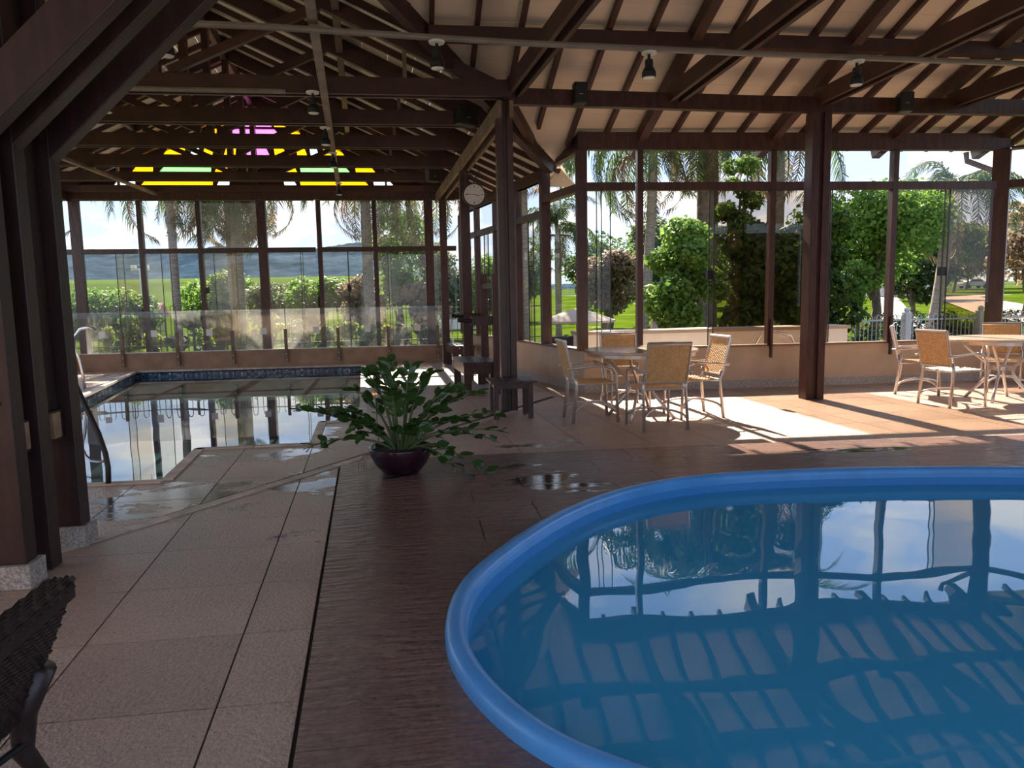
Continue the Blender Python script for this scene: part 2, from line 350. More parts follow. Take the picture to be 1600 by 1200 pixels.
# ================================================================= POOLS (outlines first: the floor is cut around them)
SP = [(-4.6, 6.5), (-2.15, 6.5), (-2.26, 7.88), (-1.1, 7.9), (-1.18, 9.3), (-.68, 9.3), (-1.2, 17.5), (-6.22, 17.56), (-5.55, 13.5)]
rim_ctrl = [(4.81, 5.18), (4.04, 5.35), (3.33, 5.45), (2.53, 5.49), (1.97, 5.42), (1.44, 5.17), (1.02, 4.82), (.65, 4.38), (.32, 3.87), (.16, 3.53), (.085, 3.1), (.11, 2.77), (.2, 2.47), (.34, 2.2), (.5, 2.03),
            (.75, 1.82), (1.2, 1.5), (1.9, 1.12), (2.9, .85), (4.1, .8), (5.4, 1.05), (6.4, 1.7), (6.95, 2.7), (6.9, 3.6), (6.4, 4.4), (5.6, 4.9)]
def catmull(ct, n=6):
    o = []; m = len(ct)
    for i in range(m):
        p0, p1, p2, p3 = [np.array(ct[(i+k-1) % m]) for k in range(4)]
        for j in range(n):
            t = j/n
            o.append(.5*((2*p1)+(-p0+p2)*t+(2*p0-5*p1+4*p2-p3)*t*t+(-p0+3*p1-3*p2+p3)*t**3))
    return np.array(o)
RIM = catmull(rim_ctrl, 6)
for _ in range(14): RIM = (np.roll(RIM, 1, 0)+2*RIM+np.roll(RIM, -1, 0))/4
def offset(poly, d):                       # + is outwards for a counter-clockwise outline
    t = np.roll(poly, -1, 0)-np.roll(poly, 1, 0); t /= np.linalg.norm(t, axis=1)[:, None]
    return poly + d*np.stack([t[:, 1], -t[:, 0]], 1)
if np.sum(RIM[:, 0]*np.roll(RIM[:, 1], -1)-np.roll(RIM[:, 0], -1)*RIM[:, 1]) < 0: RIM = RIM[::-1].copy()
def inside(pt, poly):
    x, y = pt; c = False; n = len(poly); j = n-1
    for i in range(n):
        xi, yi = poly[i]; xj, yj = poly[j]
        if (yi > y) != (yj > y) and x < (xj-xi)*(y-yi)/(yj-yi)+xi: c = not c
        j = i
    return c
def cut_poly(poly, holes, keep=None):
    """triangles of poly outside the holes (and inside keep), with depth: returns an MB top sheet"""
    vs = [Vector(p) for p in poly]; es = [(i, (i+1) % len(poly)) for i in range(len(poly))]
    for h in list(holes)+([keep] if keep is not None else []):
        o = len(vs); vs += [Vector((float(p[0]), float(p[1]))) for p in h]; es += [(o+i, o+(i+1) % len(h)) for i in range(len(h))]
    v2, e2, f2, *_ = delaunay_2d_cdt(vs, es, [], 0, 1e-5)
    tris = []
    for f in f2:
        c = sum((v2[i] for i in f), Vector((0, 0)))/len(f)
        if inside(c, poly) and not any(inside(c, h) for h in holes) and (keep is None or inside(c, keep)): tris.append(tuple(f))
    return v2, tris
def sheet(v2, tris, z0, z1):
    if not tris: return None
    mb = MB(); used = sorted({i for t in tris for i in t}); mp = {k: i for i, k in enumerate(used)}
    n = len(used); vs = [(v2[k].x, v2[k].y, z1) for k in used]+[(v2[k].x, v2[k].y, z0) for k in used]
    ed = {}
    for t in tris:
        for a, b in zip(t, t[1:]+t[:1]): ed[(a, b)] = 1
    fs = [tuple(mp[i] for i in t) for t in tris]
    for (a, b) in ed:
        if (b, a) not in ed: fs.append((mp[b], mp[a], mp[a]+n, mp[b]+n))
    mb.add(vs, fs); return mb

# ================================================================= FLOOR
floor = struct('floor', 'brown stone tiled floor of the pool hall', 'floor')
RIMO = offset(RIM, .0)
rim_hole = [tuple(p) for p in offset(RIM, -.03)[::3]]
sp_hole = SP
FX0, FX1, FY0, FY1 = -8.6, 11.8, -2.5, 18.0
v2, tr = cut_poly([(FX0, FY0), (FX1, FY0), (FX1, FY1), (FX0, FY1)], [rim_hole, sp_hole])
ob('screed', sheet(v2, tr, -.06, -.012), 'gap', floor)
# slate terrace around the round-ended pool
DECK = [(xr(y)-1.24-.55+SK*0+.0, y) for y in ()]
dk_l = lambda y: -.43 - .0587*(y-2.3)
DECK = [(dk_l(-2.5), -2.5), (10.5, -2.5), (10.5, 6.3), (3.34, 6.81), (1.6, 6.86), (.33, 6.88), (dk_l(6.75), 6.75)]
# diagonal drain strip
CH = [(-2.3, 4.60), (.97, 9.13)]
cdir = (Vector(CH[1])-Vector(CH[0])).normalized(); cnor = Vector((-cdir.y, cdir.x))
ch_poly = [tuple(Vector(CH[0])-cdir*.4+cnor*.055), tuple(Vector(CH[0])-cdir*.4-cnor*.055), tuple(Vector((2.1, 10.9))-cnor*.055), tuple(Vector((2.1, 10.9))+cnor*.055)]
ch_poly = ch_poly[::-1] if sum(a[0]*b[1]-b[0]*a[1] for a, b in zip(ch_poly, ch_poly[1:]+ch_poly[:1])) < 0 else ch_poly
# tiles on a skewed grid
PT = .625; full = {}
cells = []
for j in range(-8, 30):
    for i in range(-16, 22):
        y0 = 2.09+PT*j; ym = y0+PT/2
        x0 = -.07-.68*(i+1)-.0587*(ym-2.3)
        a = .004
        q = [(x0-.0587*(-PT/2)+a, y0+a), (x0+.68-.0587*(-PT/2)-a, y0+a), (x0+.68-.0587*(PT/2)-a, y0+PT-a), (x0-.0587*(PT/2)+a, y0+PT-a)]
        cx, cy = x0+.34, ym
        if not (FX0 < cx < 9.6 and -1 < cy < 17.6): continue
        cells.append((math.hypot(cx, cy), q, (cx, cy)))
def visible(c):                            # rough view wedge: a tile outside it is not in the picture
    a = math.degrees(math.atan2(c[0], c[1]))-7.6
    return abs(a) < 37 and c[1] > 1.5
cells.sort(key=lambda c: (not visible(c[2]), c[0]))
tmesh = None; stuff = MB(); ntile = 0
DECKO = [(x-.02, y) if x < 0 else (x, y+.012) for x, y in DECK]
holes = [DECKO, sp_hole, ch_poly]
for d_, q, c in cells:
    near = any(inside(p, h) for h in holes for p in q+[c]) or any(inside(p, q) for h in holes for p in h) \
        or any(abs((Vector(c)-Vector(CH[0])).dot(cnor)) < .55 and -.6 < (Vector(c)-Vector(CH[0])).dot(cdir) < 8 for _ in (0,))
    if near:
        v2, tr = cut_poly(q, holes)
        sh = sheet(v2, tr, -.02, 0)
        if sh is None: continue
        if ntile < 296 and visible(c): ob('tile', sh, 'tile', floor); ntile += 1
        else: stuff.add(sh.v, sh.f)
    elif ntile < 296 and visible(c):
        if tmesh is None:
            mb = MB().prism([(p[0]-c[0], p[1]-c[1]) for p in q], -.02, 0); tmesh = mb.mesh('tile'); tmesh.materials.append(MATS['tile'])
        ob('tile', tmesh, None, floor, loc=(c[0], c[1], 0)); ntile += 1
    else: stuff.prism(q, -.02, 0)
so = ob('far_tiles', stuff, 'tile', floor); so['kind'] = 'stuff'
# drain strip pieces
L_ = 6.6; n = 22
for k in range(n):
    a = Vector(CH[0])-cdir*.35+cdir*(L_+.5)*k/n; b = a+cdir*((L_+.5)/n-.012)
    if k > n-1: break
    mb = MB().add([(*(a-cnor*.05), -.02), (*(b-cnor*.05), -.02), (*(b+cnor*.05), -.02), (*(a+cnor*.05), -.02), (*(a-cnor*.05), .006), (*(b-cnor*.05), .006), (*(b+cnor*.05), .006), (*(a+cnor*.05), .006)],
                  [(0, 3, 2, 1), (4, 5, 6, 7), (0, 1, 5, 4), (1, 2, 6, 5), (2, 3, 7, 6), (3, 0, 4, 7)])
    ob('strip_tile', mb, 'coping', floor)
# slate slabs
DZ = .018
nslab = 0
for j in range(24):
    y0 = -2.5+.405*j; y1 = y0+.405-.005
    xs = -.7+(.37 if j % 2 else 0)
    edges = [-2.0]+[xs+1.13*k for k in range(1, 12)]
    edges = [-2.0]+[e for e in (-.62+1.02+(.0 if j % 2 else .42)+1.15*k for k in range(0, 11))]
    for a, b in zip(edges, edges[1:]):
        q = [(a+.003, y0), (b-.003, y0), (b-.003, y1), (a+.003, y1)]
        v2, tr = cut_poly(q, [rim_hole], DECK)
        sh = sheet(v2, tr, -.02, DZ)
        if sh: ob('slate_slab', sh, 'slate', floor); nslab += 1

# ================================================================= BLUE POOL
bp_ = empty('swimming_pool', (3.5, 3.1, 0)); tag(bp_, 'round-ended bright blue moulded swimming pool sunk in dark slate terrace', 'pool')
def sweep(poly, prof):
    rings = [np.column_stack([offset(poly, d), np.full(len(poly), z)]) for d, z in prof]
    mb = MB(); n = len(poly); m = len(rings)
    vs = [tuple(v-np.array((3.5, 3.1, 0))) for rg in rings for v in rg]
    fs = [(i*n+k, (i+1)*n+k, (i+1)*n+(k+1) % n, i*n+(k+1) % n) for i in range(m-1) for k in range(n)]
    mb.add(vs, fs); return mb
prof = [(-.005, -.03), (0, .03), (-.004, .055), (-.014, .07), (-.03, .078), (-.055, .08), (-.075, .077), (-.088, .068), (-.094, .055), (-.097, .03), (-.099, 0)]
ob('rim', sweep(RIM, [(d, z+.012) for d, z in prof]), 'blue', bp_, smooth=True)
WZ = -.045
shell = sweep(RIM, [(-.099, .014), (-.105, -.1), (-.13, -.6), (-.3, -.95), (-.75, -1.08)])
n = len(RIM); shell.f.append(tuple(range(4*n, 5*n)))
ob('basin', shell, 'poolshell', bp_, smooth=True)
wp = offset(RIM, -.101)
mb = MB(); mb.add([(x-3.5, y-3.1, WZ) for x, y in wp], [tuple(range(len(wp)))])
ob('water', mb, 'water_blue', bp_)

# ================================================================= LAP POOL
lp = empty('lap_pool', (-3.2, 12, 0)); tag(lp, 'stepped lap pool with blue mosaic band beside the glass screen', 'pool')
def rel(mb, o): mb.v = [(x-o[0], y-o[1], z-o[2]) for x, y, z in mb.v]; return mb
LO = (-3.2, 12, 0)
n = len(SP); mb = MB()
mb.add([(x, y, -.015) for x, y in SP]+[(x, y, -.24) for x, y in SP], [(i, n+i, n+(i+1) % n, (i+1) % n) for i in range(n)])
ob('mosaic_band', rel(mb, LO), 'mosaic', lp)
mb = MB(); mb.add([(x, y, -.24) for x, y in SP]+[(x, y, -1.3) for x, y in SP], [(i, n+i, n+(i+1) % n, (i+1) % n) for i in range(n)]+[tuple(range(n, 2*n))])
ob('basin', rel(mb, LO), 'smallshell', lp)
v2, tr = cut_poly(SP, [])
mb = MB(); mb.add([(p.x, p.y, -.14) for p in v2], tr); ob('water', rel(mb, LO), 'water_small', lp)
for i in range(n):
    a, b = Vector(SP[i]), Vector(SP[(i+1) % n]); Ln = (b-a).length; d = (b-a)/Ln; nn = Vector((d.y, -d.x)); k = max(1, round(Ln/.62))
    for j in range(k):
        p = a+d*(Ln*j/k+.003); q = a+d*(Ln*(j+1)/k-.003)
        w0, w1 = nn*-.02, nn*.075
        mb = MB().prism([tuple(p+w0), tuple(p+w1), tuple(q+w1), tuple(q+w0)], -.03, .012)
        ob('coping_tile', rel(mb, LO), 'coping', lp)

# ================================================================= CEILING (two roofs)
ceil = struct('ceiling', 'beige boarded ceiling with dark timbers above the blue pool', 'ceiling')
ceilL = struct('ceiling.001', 'dark trussed gable ceiling above the lap pool', 'ceiling')
SR, SL = .352, .46
RY, RZ0 = 10.95, 4.05                      # board plane of the cross roof at the window wall
def zR(y): return RZ0+(RY-y)*SR
RIDGE = 5.6; ZRIDGE = zR(RIDGE)
def zL(x, y): return 4.25+(xr(y)-x)*SL if x > xc(y) else 4.25+(xr(y)-xc(y))*SL-(xc(y)-x)*SL
def valley(y): return xr(y)-(zR(y)-4.25)/SL # x where both roofs meet
def plank4(c, th, up):                     # board from four under-side corners, thickness along up
    u = Vector(up).normalized()*th
    return MB().add([Vector(p) for p in c]+[Vector(p)+u for p in c], [(0, 1, 2, 3), (7, 6, 5, 4), (0, 4, 5, 1), (1, 5, 6, 2), (2, 6, 7, 3), (3, 7, 4, 0)])
upR = (0, SR, 1)
PRX = [3.52, 5.6, 7.6, 9.4]                # principal rafters of the cross roof
BAYX = [None]+PRX+[11.8]
dy = .345
y = 11.45
while y > RIDGE:
    y1 = max(y-dy, RIDGE)
    for a, b in zip(BAYX, BAYX[1:]):
        if a is None:
            x00, x01 = valley(y), valley(y1)
            if y > 11.6: continue
            x00, x01 = max(x00, -9), max(x01, -9)
        else: x00 = x01 = a
        ob('ceiling_board', plank4([(x00, y, zR(y)), (b, y, zR(y)), (b, y1+.004, zR(y1+.004)), (x01, y1+.004, zR(y1+.004))], .025, upR), 'board', ceil)
    y = y1
y = 11.45
while y < 12.5:                            # the boards run on over the angled corner
    y1 = y+dy; ob('ceiling_board', plank4([(valley(y1), y1, zR(y1)), (2.74-.24*(y1-11.15), y1, zR(y1)), (2.74-.24*(y-11.15), y+.004, zR(y+.004)), (valley(y), y+.004, zR(y+.004))], .025, upR), 'board', ceil); y = y1
# the slope behind, towards and over the camera
mb = plank4([(-9.5, RIDGE, ZRIDGE), (11.8, RIDGE, ZRIDGE), (11.8, -.8, ZRIDGE-(RIDGE+.8)*SR), (-9.5, -.8, ZRIDGE-(RIDGE+.8)*SR)], .05, (0, -SR, 1))
ob('ceiling_panel', mb, 'board', ceil)
# common rafters of the cross roof
x = -1.5
commons = [3.52-.53*k for k in range(1, 9)]+[3.52+.52*k for k in (1, 2, 3)]+[5.6+.5*k for k in (1, 2, 3)]+[7.6+.45*k for k in (1, 2, 3)]+[9.4+.5*k for k in (1, 2, 3, 4)]
for cx in commons:
    yend = 11.5
    if cx < 2.4:                           # cut at the valley
        yy = 11.0
        while yy > RIDGE and valley(yy) > cx: yy -= .05
        yend = yy
    if yend <= RIDGE+.2: continue
    ob('rafter', MB().beam((cx, yend, zR(yend)-.05), (cx, RIDGE, ZRIDGE-.05), .055, .10, upR), 'woodroof', ceil)
for cx in commons+PRX:
    ob('rafter', MB().beam((cx, RIDGE, ZRIDGE-.05), (cx, -.7, ZRIDGE-(RIDGE+.7)*SR-.05), .055, .10, upR), 'woodroof', ceil)
for px in PRX:
    ob('principal_rafter', MB().beam((px, 11.5, zR(11.5)-.13), (px, RIDGE, ZRIDGE-.13), .13, .17, upR), 'woodroof', ceil)
    tie = empty('tie_beam'); tie.parent = ceil
    for s in (-1, 1): ob('plank', MB().box(px+s*.075-.028, px+s*.075+.028, .3, 9.75, 4.0, 4.2), 'woodroof', tie)
tie = empty('tie_beam'); tie.parent = ceil
for s in (-1, 1): ob('plank', MB().beam((1.36+s*.07, 9.75, 4.13), (1.9+s*.07, 2.0, 4.05), .05, .2), 'woodroof', tie)
ob('purlin', MB().box(.3, 11.8, 8.93, 9.07, zR(9)-.26, zR(9)-.10), 'woodroof', ceil)
ob('purlin', MB().box(-.9, 11.8, 7.13, 7.27, zR(7.2)-.26, zR(7.2)-.10), 'woodroof', ceil)
ob('ridge_beam', MB().box(-2.6, 11.8, RIDGE-.06, RIDGE+.06, ZRIDGE-.32, ZRIDGE-.06), 'woodroof', ceil)
ob('wall_plate', MB().beam((2.55, 11.15, 3.81), (9.5, 10.92, 3.81), .12, .25), 'wood', ceil)
ob('wall_plate', MB().beam((2.30, 12.6, 3.74), (2.66, 11.1, 3.81), .12, .25), 'wood', ceil)
ob('cross_beam', MB().beam((1.2, 9.72, 4.06), (4.8, 9.66, 4.0), .11, .2), 'wood', ceil)
ob('cross_beam', MB().beam((4.8, 9.66, 4.0), (11.8, 9.58, 4.0), .11, .2), 'wood', ceil)
# valley beam
pv = [(valley(yv), yv, zR(yv)-.16) for yv in (11.9, 6.0)]
ob('valley_beam', MB().beam(pv[0], pv[1], .12, .2), 'woodroof', ceil)
pv = [(2.32, 12.5, 3.66), (1.28, 9.75, 4.1)]
ob('hip_beam', MB().beam(*pv, .09, .16), 'woodroof', ceil)

# gable roof of the lap pool hall
TY = [9.5, 11.05, 12.68, 14.45, 16.1, 17.6]
BY = [5.6, 7.7]+TY+[18.4]
for a, b in zip(BY, BY[1:]):
    for side in (1, -1):
        nrow = 17 if side == 1 else 14
        for k in range(nrow):
            s0, s1 = k*.345, (k+1)*.345-.004
            c = []
            ok = True
            for yy in (a, b):
                for s in ((s0, s1) if yy == a else (s1, s0)):
                    xx = xc(yy)+side*s
                    xlim = valley(min(max(yy, RIDGE), 12.1)) if yy < 12.1 else 9
                    if side == 1 and yy < 12.1: xx = min(xx, xlim)
                    rw = 2.38 - .164*(yy-12.3)*1.0+.25
                    if side == 1: xx = min(xx, rw)
                    c.append((xx, yy, zL(xx, yy)))
            if (Vector(c[1])-Vector(c[0])).length < .02 and (Vector(c[3])-Vector(c[2])).length < .02: continue
            ob('ceiling_board', plank4(c, .025, (side*SL, 0, 1)), 'board', ceilL)
y = 5.9
while y < 18.3:
    for side in (1, -1):
        xe = (min(2.5-.164*(y-12.3), valley(y) if y < 12.1 else 9)) if side == 1 else xl(y)-.5
        if abs(xe-xc(y)) < .3: continue
        ob('rafter', MB().beam((xc(y), y, zL(xc(y)+1e-4, y)-.042), (xe, y, zL(xe, y)-.042), .05, .085), 'woodroof', ceilL)
    y += .58
for y in TY+[7.75]:
    t = empty('truss'); t.parent = ceilL
    zt = 3.98; th = .2 if y < 15 else (.17 if y < 17 else .13)
    for s in (-1, 1):
        if y > 9: ob('tie_plank', MB().beam((xl(y)-.1, y+s*.07, zt+th/2), (xr(y)+.05, y+s*.07, zt+th/2), .05, th), 'woodroof', t)
    zr_ = zL(xc(y)+1e-4, y)-.1
    for side in (1, -1):
        xe = xr(y) if side == 1 else xl(y)
        if y < 9 and side == 1: xe = valley(y)
        ob('principal_rafter', MB().beam((xc(y), y, zr_-.1), (xe, y, zL(xe, y)-.2), .1, .17), 'woodroof', t)
        if y > 9:
            ob('strut', MB().beam((xc(y)+side*.15, y, zt+.25), (xc(y)+side*1.9, y, zL(xc(y)+side*1.9, y)-.28), .08, .1), 'woodroof', t)
            ob('hanger', MB().beam((xc(y)+side*2.9, y, zt+.1), (xc(y)+side*2.9, y, zL(xc(y)+side*2.9, y)-.2), .05, .06), 'woodunder', t)
    if y > 9: ob('king_post', MB().beam((xc(y), y, zt+.05), (xc(y), y, zr_), .1, .12), 'woodroof', t)
ob('ridge_beam', MB().beam((xc(5.7), 5.7, zL(xc(5.7), 5.7)-.2), (xc(18.2), 18.2, zL(xc(18.2), 18.2)-.2), .09, .22), 'woodroof', ceilL)
for side in (1, -1):
    ob('purlin', MB().beam((xc(6.5)+side*2.1, 6.5, zL(xc(6.5)+side*2.1, 6.5)-.18), (xc(18.2)+side*2.1, 18.2, zL(xc(18.2)+side*2.1, 18.2)-.18), .09, .14), 'woodroof', ceilL)
for dx_ in (-.075, .075):
    ob('eaves_plate', MB().beam((xr(9.5)+dx_, 9.5, 3.86), (xr(17.9)+dx_, 17.9, 3.86), .05, .2), 'woodunder', ceilL)
    ob('eaves_plate', MB().beam((xl(5)+dx_, 5, 3.9), (xl(17.9)+dx_, 17.9, 3.9), .05, .2), 'woodroof', ceilL)

# ================================================================= WALLS
WR = struct('wall_right', 'low beige plaster wall under the garden windows', 'wall')
A = Vector((2.30, 12.6)); B = Vector((2.63, 11.15)); Cn = Vector((9.42, 10.92)); D = Vector((11.7, 8.7)); Fr = Vector((1.22, 17.85))
def wallseg(parent, p, q, z1, th, mat, nm='panel', z0=0, off=0, plinth=True):
    p, q = Vector(p), Vector(q); d = (q-p).normalized(); nn = Vector((d.y, -d.x))      # nn: to the right of p->q
    mb = MB().prism([tuple(p+nn*off), tuple(q+nn*off), tuple(q+nn*(off-th)), tuple(p+nn*(off-th))], z0, z1)
    o = ob(nm, mb, mat, parent)
    return o
SILL = .68
def beigewall(p, q):
    wallseg(WR, p, q, SILL, .14, 'plaster')
    wallseg(WR, p, q, .13, .17, 'granite', 'plinth', 0, .012)
beigewall(Fr, Fr.lerp(A, .34)+Vector((0, .004))); beigewall(Fr.lerp(A, .34), Fr.lerp(A, .68)); beigewall(Fr.lerp(A, .68), A); beigewall(A, B); beigewall(B, Cn); beigewall(Cn, D)
WFt = struct('wall_front_added', 'added plaster wall behind the viewer, blocking light', 'wall')  # unseen wall, added to keep light off the columns
wallseg(WFt, (-2.6, -1.1), (-8.45, -1.1), 3.4, .15, 'plaster')
# near right side, outside the picture; tall parts added to darken pane reflections
wallseg(WR, D, (11.7, 4.0), SILL, .14, 'plaster')
wallseg(WR, (11.7, 4.0), (11.7, -1.0), 3.5, .14, 'plaster'); wallseg(WFt, (11.7, -1.1), (6.2, -1.1), 3.4, .15, 'plaster')
WB = struct('wall_back', 'low terracotta plaster wall carrying the glass screen', 'wall')
wallseg(WB, (-8.2, 17.68), (.70, 17.68), .40, .22, 'lowplaster', off=0)
WL = struct('wall_left', 'low unseen plaster wall on the dark side of the hall', 'wall')
wallseg(WL, (-8.45, -2.5), (-8.45, 6.0), 1.0, .15, 'plaster'); wallseg(WL, (-8.1, 6.0), (-8.1, 17.7), 1.0, .15, 'plaster')  # unseen; near part kept low to let sky light onto the floor

# ================================================================= WINDOWS
WN = [0]
def vec3(p, z): return (p.x, p.y, z)
def window(p, q, z0, ztr, z1, label, panes=(), upper='glass_clear', mw=.09, md=.12, first=True, last=False, tail=False, trh=.12):
    """bay from p to q: mullion at p (and q), transom, upper pane, lower panes [(t0,t1,offset,mat,handle)]"""
    WN[0] += 1
    p, q = Vector(p), Vector(q); w = struct('window_%d' % WN[0], label, 'window', (p.x, p.y, 0)); o = (p.x, p.y, 0)
    d = (q-p).normalized(); Ln = (q-p).length; nn = Vector((-d.y, d.x))
    def bm(a, b, ww, hh, nm, mat='wood'): return ob(nm, rel(MB().beam(a, b, ww, hh, (nn.x, nn.y, 0)), o), mat, w)
    if first: bm(vec3(p, z0-.02), vec3(p, z1), mw, md, 'mullion')
    if last: bm(vec3(q, z0-.02), vec3(q, z1), mw, md, 'mullion')
    a, b = p+d*mw/2, q-d*mw/2
    bm(vec3(a, ztr+trh/2), vec3(b, ztr+trh/2), trh, md*.9, 'transom')
    bm(vec3(a, z0-.005), vec3(b, z0-.005), .03, md*1.1, 'sill', 'woodunder')
    bm(vec3(a, z1+.02), vec3(b, z1+.02), .04, md*.9, 'head')
    if tail:
        ob('mullion_tail', rel(MB().beam(vec3(p-nn*.09, z0-.2), vec3(p-nn*.09, z0+.4), .035, .05, (nn.x, nn.y, 0)), o), 'wood', w)
    def pane(t0, t1, za, zb, off, mat, nm):
        u, v = a.lerp(b, t0), a.lerp(b, t1)
        mb = MB().prism([tuple(u+nn*(off-.004)), tuple(v+nn*(off-.004)), tuple(v+nn*(off+.004)), tuple(u+nn*(off+.004))], za, zb)
        return ob(nm, rel(mb, o), mat, w)
    pane(0, 1, ztr+trh, z1, 0, upper, 'pane')
    for t0, t1, off, mat, handle in panes:
        pn = pane(t0, t1, z0+.012, ztr, off, mat, 'sliding_pane')
        u, v = a.lerp(b, t0), a.lerp(b, t1)
        for e in (u, v):
            if (e-a).length > .05 and (e-b).length > .05:
                ob('pane_edge', rel(MB().beam(vec3(e+nn*off, z0+.012), vec3(e+nn*off, ztr), .012, .02, (nn.x, nn.y, 0)), o), 'black', pn)
        if handle is not None:
            h = a.lerp(b, handle)+nn*off
            ob('handle', rel(MB().box(h.x-.04, h.x+.04, h.y-.05, h.y+.05, 1.72, 1.86), o), 'hinge', pn)
    return w
yR = lambda x: B.y+(Cn.y-B.y)*(x-B.x)/(Cn.x-B.x)
def PR(x): return (x, yR(x))
TZ, TOPZ = 3.08, 3.68
T = 'glass_tint'
window(PR(2.60), PR(3.50), SILL, TZ, TOPZ, 'garden window beside the angled corner post', [(0, .5, .02, 'glass_clear', None), (.2, .30, -.02, 'glass_clear', None)], mw=.16)
window(PR(3.50), PR(5.60), SILL, TZ, TOPZ, 'garden window behind the round table, half slid open', [(.53, 1, .02, T, .535), (.56, 1, -.03, T, None)], tail=False)
window(PR(5.60), PR(7.60), SILL, TZ, TOPZ, 'garden window behind the free-standing post, tinted pane at one end', [(0, .50, .02, T, .49), (0, .47, -.03, T, None)], tail=True)
window(PR(7.60), PR(9.38), SILL, TZ, TOPZ, 'garden window next to the stout corner post, tinted pane at one end', [(.50, 1, .02, T, .5), (.53, 1, -.03, T, None)], tail=True)
window(Cn, Cn.lerp(D, .5), SILL, TZ, TOPZ, 'angled corner window looking on the drive', [(.0, 1, .02, 'glass_clear', None)], mw=.24, md=.24)
window(Cn.lerp(D, .5), D, SILL, TZ, TOPZ, 'second angled corner window towards the drive', [(0, 1, .02, 'glass_clear', None)])
window(A, B, SILL, TZ, TOPZ, 'narrow window of the angled corner', [(0, 1, .02, 'glass_clear', None)], mw=.12, md=.16)
for k in range(4):
    p, q = Fr.lerp(A, k/4), Fr.lerp(A, (k+1)/4)
    window(p, q, SILL, 2.85, 3.46, ['window of the slanting side wall next to the far wall', 'window of the slanting side wall behind the clock', 'window of the slanting side wall behind the slatted bench', 'window of the slanting side wall next to its corner with the garden front'][k],
           [(0, .55, .02, 'glass_dusty', None), (.45, 1, -.03, 'glass_dusty', None)], mw=.1, upper='glass_dusty')
    o = ob('head_board', MB().beam(vec3(p, 3.56), vec3(q, 3.56), .08, .2), 'wood', ceilL)
FXs = [-8.25, -7.38, -6.01, -4.74, -3.36, -2.08, -.80, .46, 1.2]
lab = ['end window beyond the dark columns, lap pool wall', 'window with the shed roof behind it, lap pool wall', 'window framing the smooth palm trunk, lap pool wall', 'window framing the shaggy double palm, lap pool wall',
       'window with hanging fronds and hills, lap pool wall', 'window with the black pane lock, lap pool wall', 'window filled by dense trees, lap pool wall', 'narrow window in the far corner, lap pool wall']
Wm, Du = 'glass_warm', 'glass_dusty'
lower = [[(0, 1, .02, Du, None)], [(0, .72, .02, Du, None), (.60, 1, -.03, Wm, None)], [(0, .45, .02, Du, None), (0, .30, -.03, Du, None)], [(.0, .55, .02, Wm, None), (.18, 1, -.03, Du, .04)],
         [(0, .72, .02, Du, None), (.68, 1, -.03, Du, None)], [(0, .50, .02, Du, None), (.49, 1, -.03, Du, .5)], [(0, .25, .02, Wm, None), (.2, 1, -.03, Du, None)], [(0, 1, .02, Du, None)]]
for k in range(8):
    big = k in (1, 4, 7)
    window((FXs[k], 17.9), (FXs[k+1], 17.9), .12, 2.64, 3.82, lab[k], lower[k], upper='glass_dusty', mw=.2 if big else .10, md=.14, trh=.11)
ob('wall_plate', MB().box(-8.3, 1.3, 17.8, 18.0, 3.84, 4.06), 'wood', ceilL)
# stained glass gable above the far windows
WN[0] += 1
sg = struct('window_%d' % WN[0], 'stained glass gable window with yellow, pink and green panes', 'window', (-3.42, 17.92, 4.06))
GC = -3.42
zap = zL(xc(17.9)+1e-4, 17.9)-.25; zb = 4.06
def gx(z): return (zap-z)/SL                # half width of the gable at height z
def gpoly(pts, mat, nm='pane', th=.012, yy=17.92):
    ar = sum(a[0]*b[1]-b[0]*a[1] for a, b in zip(pts, pts[1:]+pts[:1]))
    if ar < 0: pts = pts[::-1]
    n = len(pts)
    mb = MB().add([(GC+x, yy-th/2, z) for x, z in pts]+[(GC+x, yy+th/2, z) for x, z in pts], [tuple(range(n)), tuple(range(2*n-1, n-1, -1))]+[(i, n+i, n+(i+1) % n, (i+1) % n) for i in range(n)])
    return ob(nm, rel(mb, (GC, 17.92, 4.06)), mat, sg)
# backing gable board with openings is built from bars; panes fill concentric rows
rows = [(4.10, 4.34), (4.38, 4.66), (4.70, 5.02), (5.06, 5.42), (5.46, zap-.12)]
pat = [[('st_white', 3.15, 2.65), ('st_yellow', 2.58, .98), ('st_white', .92, .62), (None, .62, .12)],
       [('st_yellow', 2.75, 2.25), ('st_green', 2.18, 1.0), ('st_yellow', .95, .65), (None, .6, .2)],
       [('st_yellow', 2.1, 1.55), ('st_white', 1.45, 1.25), ('st_yellow', 1.2, .95), ('st_yellow', .75, .45), ('st_pink', .38, .05)],
       [('st_white', 1.45, 1.2), ('st_yellow', 1.1, .85), ('st_pink', .75, .06)],
       [('st_yellow', .72, .45), ('st_pink', .40, .05)]]
for (z0, z1), prow in zip(rows, pat):
    for s in (-1, 1):
        for mat, xo, xi in prow:
            if mat is None: continue
            sl = min((z1-z0)/SL*.75, abs(xo-xi)*.8)
            gpoly([(s*xo, z0), (s*xi, z0), (s*max(xi-.12*(z1-z0), .03), z1), (s*(xo-sl*.55), z1)], mat)
